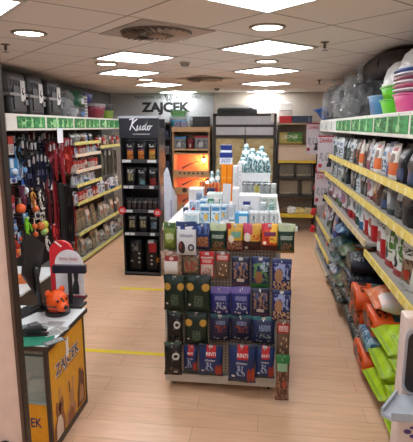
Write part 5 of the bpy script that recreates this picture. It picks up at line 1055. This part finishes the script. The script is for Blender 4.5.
pic6 = cart('print_carton_orange', (236, 140, 24), ('rect', 0, .0, .06, 1, (214, 120, 20)), ('rect', .47, 0, .5, 1, (206, 116, 20)), ('rect', .1, .62, .9, .66, (246, 170, 70)))
pic7 = cart('print_carton_pale', (226, 230, 228), ('text', .1, .5, .9, .9, 7, (150, 176, 160)), ('noise', .1, .1, .9, .4, 6, (186, 196, 192)))
pic8 = cart('print_carton_cap', (226, 230, 236), ('rect', 0, .55, 1, 1, (34, 54, 130)), ('text', .1, .1, .9, .5, 6, (110, 130, 180)))
pic9 = cart('print_carton_red', (206, 90, 60), ('noise', 0, 0, 1, 1, 4, (226, 150, 80)), ('ell', .5, .5, .3, .3, (180, 40, 40)))
wcard = mat((228, 230, 232), .5)
# front row
boxgoods('carton', 'long white carton at the left front of the gondola top', 183, 213, 199, 222, 3.5, .12, cart('print_carton_long', (214, 220, 222), ('text', .1, .2, .9, .8, 7, (110, 160, 180))))
for i, (a, b) in enumerate([(199.5, 210), (211, 220.5)]): boxgoods('carton', 'pale blue picture carton, %s of the front pair on gondola top' % ['left', 'right'][i], a, 205.5, b, 221, 3.56, .1, pic1, group='picture cartons on the gondola top')
boxgoods('carton', 'blue green picture carton beside the leaning white board', 219, 206, 226.5, 219, 3.72, .1, pic1)
boxgoods('carton', 'flat blue and white carton at the gondola top front, before the grey boxes', 235, 213.5, 248.5, 222, 3.45, .1, cart('print_carton_flat', (70, 150, 200), ('rect', .3, .2, .9, .8, (206, 220, 228))))
for i in range(3): boxgoods('tin_box', 'light grey picture box, %s from left in the front right row of gondola top' % ORD[i], 249+i*10.1, 212.5, 258.6+i*10.1, 222, 3.48, .09, pic2, group='grey boxes on the gondola top')
# second rows
boxgoods('carton', 'large white carton with dark blue logo in the middle of gondola top', 239, 195.5, 259.5, 211, 3.72, .16, pic4)
boxgoods('carton', 'pale green printed carton right of the large white carton', 260, 196.5, 277.5, 213, 3.78, .15, pic7)
boxgoods('carton', 'narrow white carton with red foot left of the large white carton', 232.3, 189, 238.8, 208, 3.82, .14, cart('print_carton_redfoot', (230, 230, 230), ('rect', 0, .02, 1, .12, (190, 50, 56))))
o, w, h = boxgoods('leaning_board', 'tall white leaning price board beside the orange cartons', 221, 184, 230, 220, 3.85, .012, wcard, 'board')
o.rotation_euler = (-.06, 0, -.5)
boxgoods('carton', 'white carton with green label on the left of gondola top', 206.5, 194, 221.5, 205, 3.98, .14, pic3)
boxgoods('carton', 'blue toy packages carton at the left of gondola top', 189.5, 202, 199, 214, 3.75, .1, pic5)
boxgoods('carton', 'small pale toy carton behind the front picture cartons', 199.6, 200, 206.3, 208, 3.8, .1, pic1)
boxgoods('carton', 'white folded carton at the left, before the orange packages', 188.5, 189, 202.5, 200, 4.2, .16, mat((232, 232, 232), .5))
# third row
for i, (a, b, y0, c) in enumerate([(199.5, 205.5, 182, pic9), (206, 212, 184, pic9), (212.5, 219.5, 183, pic9)]): boxgoods('toy_package', 'orange red package, %s of three behind the white folded carton' % ORD[i], a, y0, b, 194, 4.45, .07, c, 'package', group='orange red packages')
boxgoods('toy_package', 'small dark blue package in front of the orange packages', 206.6, 188.5, 214.5, 194, 4.32, .06, mat((44, 52, 84), .5), 'package')
for i, (a, b, y0) in enumerate([(209.5, 214.5, 171), (215, 220.5, 169)]): bag('q_turq', 'treat_bag', (atY((a+b)/2, 190, 4.75).x, 4.75, GT), (0, 0, 0), 'pale blue grey pouch, %s of two behind the orange packages' % ['left', 'right'][i], 'pouch', 'pale pouches behind orange packages', (.08, atY(212, y0, 4.75).z-GT, .05), seed=i)
for i, (a, b) in enumerate([(221.2, 226.6), (227, 232.6)]): boxgoods('carton', 'tall bright orange carton, %s of the pair on gondola top' % ['left', 'right'][i], a, 164.5, b, 192, 4.7, .1, pic6, group='tall orange cartons')
tz = atY(226, 164.5, 4.7).z+.001
o1_, w, h = boxgoods('carton', 'white and blue carton lying on the tall orange cartons', 219.6, 152.5, 232, 164, 4.7, .1, pic8, base=tz)
boxgoods('carton', 'dark blue topped carton, uppermost above the orange cartons', 220.6, 145, 231.5, 152, 4.71, .09, cart('print_carton_top', (220, 226, 236), ('rect', 0, .3, 1, 1, (30, 50, 124))), base=tz+h+.001)
for i, (a, b, y0) in enumerate([(233, 237.2, 166), (237.6, 242, 163)]): boxgoods('carton', 'tall white carton, %s of two right of the orange cartons' % ['left', 'right'][i], a, y0, b, 192, 4.6, .1, cart('print_carton_tall%d' % i, (226, 228, 232), ('text', .1, .2, .9, .8, 5, (180, 186, 196))), group='tall white cartons')
# jars on a white riser
rz_ = atY(256, 194, 4.1).z
ra, rb = atY(242, 194, 4.1), atY(270.5, 194, 4.1)
t = thing('display_riser', 'white display riser carrying the silver lidded jars', 'riser', ((ra.x+rb.x)/2, 4.2, GT))
MB().box(-(rb.x-ra.x)/2, (rb.x-ra.x)/2, -.1, .2, 0, rz_-GT).build('box', wcard, t, bev=.003)
n = 0
for r_, (Y, m_) in enumerate([(4.13, 5), (4.27, 5)]):
    for i in range(m_):
        x = ra.x+(rb.x-ra.x)*(i+.5)/m_
        t = thing('pet_food_jar', 'glass jar with silver lid, %s from left in the %s row on the white riser' % (ORD[i], ['front', 'rear'][r_]), 'jar', (x, Y, rz_+.001), (0, 0, random.uniform(-.4, .4)), 'silver lidded jars')
        MB().lathe([(.026, 0), (.029, .004), (.029, .062), (.024, .074)], n=18).build('jar_body', cart('print_jar%d' % (i == 2), (176, 184, 186) if i != 2 else (206, 200, 110), ('rect', .1, .2, .6, .75, (212, 216, 216)), ('text', .15, .3, .55, .65, 6, (110, 120, 124))), t, smooth=True)
        MB().lathe([(.027, .074), (.027, .088), (.001, .089)], n=18).build('lid', mat((186, 190, 194), .25, .8), t)
EX = [(192, 205, 197.5, 211, 3.95, (200, 60, 70), 'small red and white carton between the toy packages'), (203, 197, 208, 206, 4.08, (120, 170, 200), 'small sky blue carton left of the green labelled carton'), (223, 193, 226.5, 205, 4.15, (40, 44, 52), 'black picture card behind the leaning white board'), (228.5, 205, 234, 219, 3.66, (206, 214, 220), 'pale carton between leaning board and white logo carton'),
 (243, 206, 249, 215, 3.62, (216, 220, 224), 'small white carton standing on the flat blue one side'), (260.5, 203, 266, 214, 3.62, (190, 206, 210), 'pale grey carton before the pale green printed carton'), (269, 204, 274, 214, 3.63, (150, 190, 186), 'small mint carton before the pale green printed carton'), (183.5, 208, 188.5, 216, 3.62, (60, 70, 96), 'dark blue carton at the left edge behind the long carton'), (196, 193, 200, 203, 4.1, (150, 170, 200), 'lilac blue carton in front of the folded white carton'), (215, 199, 219, 208, 3.86, (226, 226, 228), 'small white carton before the green labelled carton'), (271, 184, 276, 200, 4.2, (214, 220, 222), 'white carton right of the jar riser'), (266, 168, 270, 185, 5.2, (190, 206, 206), 'pale carton behind the turquoise bags at right')]
for i, (a, b, c, d, Y, col, l) in enumerate(EX):
    boxgoods('carton', l, a, b, c, d, Y, .06, pmat('print_carton_extra%d' % i, col, [('text', .1, .3, .9, .85, 5, tuple(min(255, q+50) if sum(col) < 400 else q-60 for q in col)), ('rect', 0, 0, 1, .12, tuple(max(0, q-70) for q in col))]), rz=random.uniform(-.25, .25))
# rack with turquoise bags
ta, tb = atY(242, 181, 4.75), atY(270, 181, 4.75); tz2 = atY(256, 176, 4.75).z
t = thing('bag_tray', 'white shelf tray with price strip under the turquoise bags', 'tray', ((ta.x+tb.x)/2, 4.85, GT))
hw = (tb.x-ta.x)/2
MB().box(-hw, hw, -.08, .22, 0, tz2-.02-GT).build('stand', mat((206, 210, 212), .5), t)
MB().box(-hw, hw, -.1, -.08, tz2-.05-GT, tz2+.03-GT).build('price_strip', mat((222, 226, 230), .45), t)
MB().box(-hw, hw, -.08, .22, tz2-.02-GT, tz2-GT).build('tray_floor', mat((206, 210, 212), .5), t)
for i, (px, py, yy) in enumerate([(242.5, 157, 4.83), (246.5, 143.5, 4.95), (252.5, 148, 4.88), (257.5, 151, 4.83), (262, 146, 4.95), (266, 153, 4.86)]):
    p = atY(px, py, yy); bag('q_turq', 'treat_bag', (p.x, yy, tz2+.0005), (0, random.uniform(-.06, .06), random.uniform(-.3, .3)), 'pale turquoise bag, %s from left of the cluster on gondola top' % ORD[i], 'bag', 'turquoise bags on the gondola top', (.125, p.z-tz2, .06), seed=i)
# ================================================================== BACK WALL
FY = 9.1
# sign
ow = (-1.05, YB, 0)
sl, sr, st_, sb_ = atY(141.5, 112, YB-.01), atY(190, 100, YB-.01), atY(165, 100.5, YB-.01), atY(165, 111.5, YB-.01)
t = thing('shop_sign', 'black shop name lettering with rabbit ears on the grey back wall board', 'sign', ((sl.x+sr.x)/2, YB-.02, sb_.z))
os_ = ((sl.x+sr.x)/2, YB-.02, sb_.z)
gl, gr = atY(108, 100, YB-.01), atY(214, 100, YB-.01)
MB(os_).box(gl.x, gr.x, YB-.012, YB, 1.9, ZC).build('sign_board', mat((168, 168, 168), .7), t)
write('ZAJCEK', ((sl.x+sr.x)/2, YB-.0135, sb_.z), (1, 0, 0), (0, 0, 1), .25, mat((18, 18, 20), .5), t, .05, width=sr.x-sl.x, origin=os_)
write('TRGOVINA ZA', (atY(148, 100, YB).x, YB-.0135, st_.z+.035), (1, 0, 0), (0, 0, 1), .09, mat((30, 30, 32), .5), t, .002, name='tagline_lettering', width=.56, origin=os_)
write('MALE ŽIVALI', (atY(188, 100, YB).x, YB-.0135, st_.z+.035), (1, 0, 0), (0, 0, 1), .09, mat((30, 30, 32), .5), t, .002, name='tagline_lettering', width=.5, origin=os_)
ex = atY(169, 100, YB).x
for s in (-1, 1):
    MB(os_).tube([(ex+s*.03, YB-.012, st_.z-.02), (ex+s*.08, YB-.012, st_.z+.12), (ex+s*.09, YB-.012, st_.z+.17), (ex+s*.05, YB-.012, st_.z+.14), (ex+s*.01, YB-.012, st_.z+.0)], .009, 6).build('rabbit_ear', mat((24, 24, 26), .5), t)
# wooden terrarium rack
tx0, tx1 = -1.78, -1.05
ot = ((tx0+tx1)/2, 9.3, 0)
wood = mat((168, 132, 96), .5); wood2 = mat((186, 150, 108), .5)
t = thing('terrarium_rack', 'wooden rack of heated terrariums glowing orange, against the back wall', 'terrarium rack', ot)
for x in (tx0, tx1-.03): MB(ot).box(x, x+.03, FY, 9.5, 0, 2.02).build('side_board', wood, t)
MB(ot).box(tx0, tx1, 9.48, 9.5, 0, 2.05).build('back_board', mat((150, 118, 90), .6), t)
zs = [2.05, 1.86, 1.56, 1.07, .6, .12]
zz = [atY(190, q, FY).z for q in (127, 149, 153, 176, 193, 210)]
HT = zz[0]
MB(ot).box(tx0-.01, tx1+.01, FY-.01, 9.5, HT-.09, HT).build('top_board', wood2, t)
for z in zz[1:]: MB(ot).box(tx0+.03, tx1-.03, FY, 9.48, z-.03, z).build('shelf', wood2, t)
tg_ = mat((226, 214, 200), .06, alpha=.07, vary=0); bulb = mat((255, 160, 92), emit=420, vary=0); bowl_m = mat((96, 70, 50), .8)
for i, (zt, zb) in enumerate([(zz[2]-.03, zz[3]), (zz[3]-.03, zz[4]), (zz[4]-.03, zz[5])]):
    fz = zb+(.11 if i < 2 else .12)
    fp = MB(ot).box(tx0+.03, tx1-.03, FY, FY+.02, zb, fz).build('front_panel', wood2, t)
    n_ = 6 if i == 0 else 2
    for k in range(n_):
        xx = tx0+.1+(tx1-tx0-.2)*(k+.5)/n_
        MB().lathe([(.022 if i == 0 else .05, 0), (.018 if i == 0 else .045, .012)], n=16).build('vent_knob' if i == 0 else 'vent_grille', mat((66, 52, 42), .5), fp, (xx-ot[0], FY-ot[1], (zb+fz)/2), (PI/2, 0, 0))
    MB(ot).box(tx0+.03, tx1-.03, FY+.008, FY+.012, fz, zt).build('glass_pane', tg_, t)
    MB(ot).box(tx0+.03, tx1-.03, 9.46, 9.48, zb, zt).build('inner_backdrop', mat((206, 130, 90), .7), t)
    if i < 3:
        bx = tx1-.14 if i == 0 else tx1-.08
        lmp = MB(ot).lathe([(.02, zt-.03), (.045, zt-.09)], (bx, 9.3, 0), 16, cap=False).build('lamp_holder', mat((60, 50, 44), .5), t)
        MB(ot).ball((bx, 9.3, zt-.11), .042 if i < 2 else .022, 14).build('heat_bulb', bulb, lmp)
    br_ = MB(ot).tube([(tx0+.15, 9.35, fz+.02), (tx0+.3, 9.3, fz+.1), (tx0+.45, 9.35, fz+.16), (tx1-.12, 9.32, fz+.1)], [.02, .018, .014, .01], 8).build('branch', bowl_m, t, smooth=True)
tag(MB().box(-.17, .17, -.08, .08, 0, .1).build('cardboard_box', mat((206, 190, 176), .6), None, (-1.48, 9.22, zz[4]+.0), (0, 0, 0), bev=.004), 'pale carton lying inside the second glowing terrarium', 'box')
# on the rack shelf and top
for i, (px0, px1, c, l, dd) in enumerate([(173, 186, (150, 156, 160), (60, 130, 190), 'clear storage tub with blue lid on the terrarium rack shelf'), (187, 193.5, (140, 36, 50), (120, 26, 40), 'dark red tub between the blue lidded tub and the red lidded tub'), (194, 209, (150, 150, 156), (170, 40, 50), 'clear storage tub with red lid at the right of the rack shelf')]):
    a, b = atY(px0, 145, FY+.05), atY(px1, 145, FY+.05); w = b.x-a.x; zb = zz[1]; h = atY(180, 137 if i == 0 else 139 if i == 1 else 136, FY).z-zb
    t = thing('storage_tub', dd, 'tub', ((a.x+b.x)/2, FY+.2, zb+.0005), group='tubs on the terrarium rack')
    MB().box(-w/2+.01, w/2-.01, -.13, .13, 0, h-.03).build('tub_body', pmat('print_tub%d' % i, c, [('noise', .05, .1, .95, .8, 5, tuple(max(0, q-60) for q in c)), ('rect', .3, .2, .6, .6, (210, 210, 206))]), t, bev=.01)
    MB().box(-w/2, w/2, -.14, .14, h-.03, h).build('lid', mat(l, .4), t, bev=.006)
for i, (px0, px1, c) in enumerate([(174, 180, (70, 60, 120)), (181, 187, (110, 100, 150))]):
    a, b = atY(px0, 128, FY), atY(px1, 128, FY)
    tag(MB().box(-(b.x-a.x)/2, (b.x-a.x)/2, 0, .12, 0, .1).build('carton', pmat('print_rackbox%d' % i, c, [('noise', 0, 0, 1, 1, 5, (190, 190, 200))]), None, ((a.x+b.x)/2, FY-.0, HT+.0005), (0, 0, 0), bev=.004), 'small violet carton on top of the terrarium rack, %s of two' % ['left', 'right'][i], 'carton')
a = atY(178.5, 118, FY+.22)
for k, (c, r_, dd) in enumerate([((40, 150, 190), .19, 'teal lower pet bowl tub on the terrarium rack'), ((200, 206, 206), .18, 'white middle tub in the stack on the terrarium rack'), ((110, 170, 110), .17, 'green upper tub of the stack on the terrarium rack')]):
    tub('storage_tub', dd, 'tub', a.x, FY+.25, HT+.002+[0, .14, .19][k], r_*.95, [.138, .048, .12][k], c, (210, 214, 214) if k == 0 else None, 1, group='stacked tubs on the terrarium rack')
p = atY(187.5, 118, FY+.15)
t = thing('spray_bottle', 'pale spray bottle beside the stacked tubs on the terrarium rack', 'bottle', (p.x, FY+.2, HT+.0005))
MB().lathe([(.05, 0), (.055, .02), (.05, .14), (.02, .2), (.02, .24)], n=16).build('bottle_body', mat((170, 186, 196), .35), t, smooth=True)
MB().box(-.06, .03, -.02, .02, .24, .285).build('trigger_head', mat((200, 204, 208), .4), t, bev=.006)
a, b = atY(187, 126, FY+.25), atY(210, 117, FY+.25)
t = thing('wire_basket', 'black wire basket on top of the terrarium rack at right', 'basket', ((a.x+b.x)/2+.04, FY+.28, HT+.0005)); w = (b.x-a.x)/2-.05; h = .2
g = MB()
for k in range(9): g.box(-w+2*w*k/8-.006, -w+2*w*k/8+.006, -.1, -.09, 0, h)
for z in (0, h/2, h-.012): g.box(-w, w, -.1, -.09, z, z+.012)
g.build('front_grid', mat((40, 38, 38), .4), t); MB().box(-w, w, .09, .1, 0, h).build('rear_side', mat((44, 42, 42), .5), t); MB().box(-w, w, -.09, .09, 0, .01).build('bottom', mat((44, 42, 42), .5), t)
# dark slim shelf between rack and terrariums
t = thing('slim_shelf', 'slim dark shelf of small boxes left of the terrarium rack', 'shelf', (-1.98, 9.3, 0))
os2 = (-1.98, 9.3, 0)
for x in (-2.2, -1.82): MB(os2).box(x, x+.02, 9.1, 9.5, 0, 2.1).build('side_board', mat((44, 38, 36), .5), t)
MB(os2).box(-2.2, -1.8, 9.48, 9.5, 0, 2.1).build('back_board', mat((60, 54, 52), .6), t)
for z in (.4, .8, 1.2, 1.5, 1.8, 2.08): MB(os2).box(-2.18, -1.82, 9.1, 9.48, z-.02, z).build('shelf', mat((70, 56, 48), .5), t)
for i, z in enumerate((.8, 1.2, 1.5, 1.8)):
    for k in range(2): tag(MB().box(-.06, .06, -.05, .05, 0, .14).build('carton', pmat('print_slim%d%d' % (i % 2, k), [(120, 60, 60), (150, 150, 150), (70, 80, 120), (160, 140, 100)][(i+k) % 4], [('noise', .1, .1, .9, .9, 4, (60, 56, 60))]), None, (-2.06+k*.14, 9.2, z+.0005), bev=.003), '%s carton on the %s slim dark shelf from below' % (['left', 'right'][k], ORD[i+1]), 'carton', 'cartons on the slim dark shelf')
# dark framed cage gondola
bx0, bx1 = -.985, .215
ob = ((bx0+bx1)/2, 9.3, 0); fr = mat((42, 38, 36), .45); zt = atY(245, 113.5, FY).z
t = thing('display_cabinet', 'dark framed cabinet with white upper doors and lit wooden backs on the back wall', 'cabinet', ob)
MB(ob).box(bx0, bx1, 9.46, 9.5, 0, zt).build('back_board', mat((190, 174, 130), .6), t)
for x in (bx0, bx1-.05): MB(ob).box(x, x+.05, FY, 9.46, 0, zt).build('side_post', fr, t)
mid = atY(245, 150, FY).x
ds = [(115.5, 124.5), (127, 135)]
MB(ob).box(bx0, bx1, FY, 9.46, zt-.05, zt).build('top_board', fr, t)
for i, (p0, p1) in enumerate(ds):
    z1, z0 = atY(245, p0, FY).z, atY(245, p1, FY).z
    for j, (xa, xb) in enumerate([(bx0+.05, mid), (mid, bx1-.05)] if i == 1 else [(bx0+.05, bx1-.05)]):
        d = MB(ob).box(xa+.008, xb-.008, FY-.0, FY+.02, z0, z1).build('door', mat((184, 186, 190), .5), t, bev=.004)
    MB(ob).box(bx0+.05, bx1-.05, FY, 9.46, z0-.05, z0).build('crossbar', fr, t)
zc0 = atY(245, 135.5, FY).z-.05
MB(ob).box(mid-.02, mid+.02, FY, FY+.03, .1, zc0).build('middle_post', fr, t)
for z in (1.45, 1.0, .55, .1):
    MB(ob).box(bx0+.05, bx1-.05, FY+.04, 9.46, z-.02, z).build('shelf', mat((206, 184, 128), .5), t)
for k in range(2):
    xa, xb = (bx0+.05, mid-.02) if k == 0 else (mid+.02, bx1-.05)
    for z0, z1 in ((1.46, zc0), (1.01, 1.42)):
        MB(ob).box(xa, xb, FY+.05, FY+.07, z0, z1).build('wooden_back', pmat('print_wood_back', (206, 184, 130), [('rect', 0, .48, 1, .52, (150, 124, 80)), ('noise', 0, 0, 1, 1, 3, (216, 196, 146))]), t)  # backs set forward of the rear board so room light brightens them
p = atY(271.5, 114, FY)
tag(MB().box(-.03, .03, -.02, .02, -.12, .03).ball((0, -.01, .04), .03, 12).build('security_camera', mat((214, 210, 204), .5), None, (p.x+.02, FY-.022, p.z-.03), bev=0), 'small white device at the top right corner of the dark cabinet', 'device')
a, b = atY(217, 112, FY+.1), atY(257, 112, FY+.1)
t = thing('printer', 'black and grey flat printer on top of the dark framed cabinet', 'printer', ((a.x+b.x)/2, FY+.3, zt+.0005)); w = (b.x-a.x)/2
MB().box(-w, w, -.18, .18, 0, .085).build('case', mat((38, 38, 40), .4), t, bev=.012)
MB().box(-w*.95, w*.8, -.16, .17, .085, .115).build('lid', mat((110, 110, 112), .4), t, bev=.008)
MB().box(-w*.5, w*.7, -.1, .16, .115, .16).build('paper_stack', mat((216, 214, 206), .5), t, bev=.002)
MB().box(-w*.7, w*.4, -.184, -.18, .03, .06).build('output_slot', mat((16, 16, 18), .5), t)
# right back shelf unit
rx0, rx1 = .235, 1.0
orr = ((rx0+rx1)/2, 9.3, 0); beig = mat((176, 150, 120), .55)
t = thing('cage_shelf', 'beige and black shelf of small animal cages with yellow edges at the back right', 'shelving', orr)
MB(orr).box(rx0, rx1, 9.47, 9.5, 0, 2.1).build('back_board', mat((168, 146, 126), .6), t)
for x in (rx0, rx1-.03): MB(orr).box(x, x+.03, FY, 9.47, 0, 2.05).build('side_board', fr, t)
Zs = [atY(295, q, FY).z for q in (123, 145, 161.5, 178, 196, 216)]
for i, z in enumerate(Zs):
    s = MB(orr).box(rx0+.03, rx1-.03, FY, 9.47, z-.03, z).build('shelf', beig if i < 2 else fr, t)
    if i in (2, 5): MB(orr).box(rx0+.03, rx1-.03, FY-.012, FY, z-.028, z+.0+(.02 if i == 2 else .05)).build('yellow_edge', mat((206, 176, 50), .5), s)
MB(orr).box(rx0+.03, rx1-.03, FY+.02, FY+.04, Zs[2], Zs[1]-.03).build('inner_panel', mat((206, 182, 158), .6), t)
def cage(label, px0, px1, zb, h, inner):
    a, b = atY(px0, 170, FY), atY(px1, 170, FY); w = (b.x-a.x)/2
    t = thing('small_animal_cage', label, 'cage', ((a.x+b.x)/2, FY+.18, zb+.0005), (0, 0, 0), 'small animal cages at the back right')
    for x in (-w, w-.015): 
        for y in (-.16, .145): MB().box(x, x+.015, y, y+.015, 0, h).build('frame_post', mat((50, 46, 42), .5), t)
    MB().box(-w, w, -.16, .16, h-.015, h).build('roof_frame', mat((58, 52, 46), .5), t)
    MB().box(-w, w, -.16, .16, 0, .03).build('tray', mat((66, 60, 52), .5), t)
    MB().box(-w+.015, w-.015, -.154, -.15, .03, h-.015).build('glass_pane', tg_, t)
    MB().box(-w+.015, w-.015, .13, .14, .03, h-.015).build('backdrop', mat(inner, .6), t)
    be = MB(); be.add([(-w+.02+(2*w-.04)*i/8, -.14+.27*j/4, .035+.02*random.random()) for j in range(5) for i in range(9)], [(j*9+i, j*9+i+1, (j+1)*9+i+1, (j+1)*9+i) for j in range(4) for i in range(8)])
    be.build('bedding', mat((190, 172, 130), .9, vary=.2), t)
cage('left glass cage on the third back right shelf, under the beige panel', 279, 295, Zs[3], Zs[2]-Zs[3]-.04, (104, 96, 74))
cage('right glass cage on the third back right shelf, near the wall posters', 296, 312, Zs[3], Zs[2]-Zs[3]-.04, (120, 112, 86))
cage('pale plastic cage on the fourth back right shelf, left', 279, 300, Zs[4], Zs[3]-Zs[4]-.04, (176, 160, 128))
cage('wooden cage on the fourth back right shelf, right', 302, 314, Zs[4], Zs[3]-Zs[4]-.03, (196, 176, 130))
p = atY(298, 214, FY)
for i, (px, c, sx, dd) in enumerate([(284, (110, 84, 60), .09, 'dark straw bundle on the lowest back right shelf, left'), (291, (226, 222, 214), .1, 'white fluffy bundle on the lowest back right shelf, middle'), (300, (216, 190, 120), .1, 'yellow straw bundle on the lowest back right shelf, right of the white one'), (308, (196, 176, 130), .09, 'tan straw bundle on the lowest back right shelf, far right')]):
    p = atY(px, 212, FY+.12)
    tag(blob(MB(), (0, 0, .07), sx, .1, .075, .16, 60+i, 16, 9).build('straw_bundle', mat(c, .85, vary=.25), None, (p.x, FY+.14, Zs[5]+.0005), smooth=True), dd, 'bundle', 'bundles on the lowest back right shelf')
a, b = atY(279, 140, FY+.05), atY(302.5, 140, FY+.05); w = (b.x-a.x)/2; h = atY(290, 132.5, FY+.05).z-Zs[1]
tag(MB().box(-w, w, 0, .2, 0, h).build('hay_pack', pmat('print_hay', (198, 176, 96), [('rect', .35, .25, 1, 1, (70, 130, 60)), ('noise', .4, .3, .95, .9, 5, (130, 170, 90)), ('rect', 0, 0, 1, .16, (150, 120, 60)), ('text', .1, .5, .8, .8, 6, (226, 226, 206))]), None, ((a.x+b.x)/2, FY+.05, Zs[1]+.0005), (0, 0, 0), bev=.006), 'green and yellow hay pack on the beige back right shelf', 'package')
a, b = atY(279.5, 120, FY+.05), atY(292, 120, FY+.05); w = (b.x-a.x)/2; h = atY(285, 102, FY+.1).z-Zs[0]
t = thing('bird_cage', 'small cage with red tray and thin white wires on top of the back right shelf', 'cage', ((a.x+b.x)/2, FY+.2, Zs[0]+.0005))
MB().box(-w, w, -.13, .13, 0, .13).build('red_tray', mat((200, 36, 44), .4), t, bev=.01)
for i in range(7):
    for y in (-.12, .12): MB().tube([(-w+.01+(2*w-.02)*i/6, y, .13), (-w+.01+(2*w-.02)*i/6, y, h-.03), (-w*.3+.6*w*i/6, y*.2, h)], .006, 5).build('wire', mat((206, 204, 200), .35), t)
MB().box(-w, w, -.125, .125, h*.6, h*.6+.006).build('hoop', mat((200, 198, 194), .4), t)
a, b = atY(292.5, 119, FY+.05), atY(312, 119, FY+.05); w = (b.x-a.x)/2
t = thing('storage_box', 'dark slate blue box on top of the back right shelf', 'box', ((a.x+b.x)/2, FY+.2, Zs[0]+.0005))
MB().box(-w, w, -.14, .14, 0, .1).build('box_body', mat((62, 76, 96), .5), t, bev=.004); MB().box(-w-.006, w+.006, -.146, .146, .1, .13).build('lid', mat((52, 66, 88), .5), t, bev=.004)
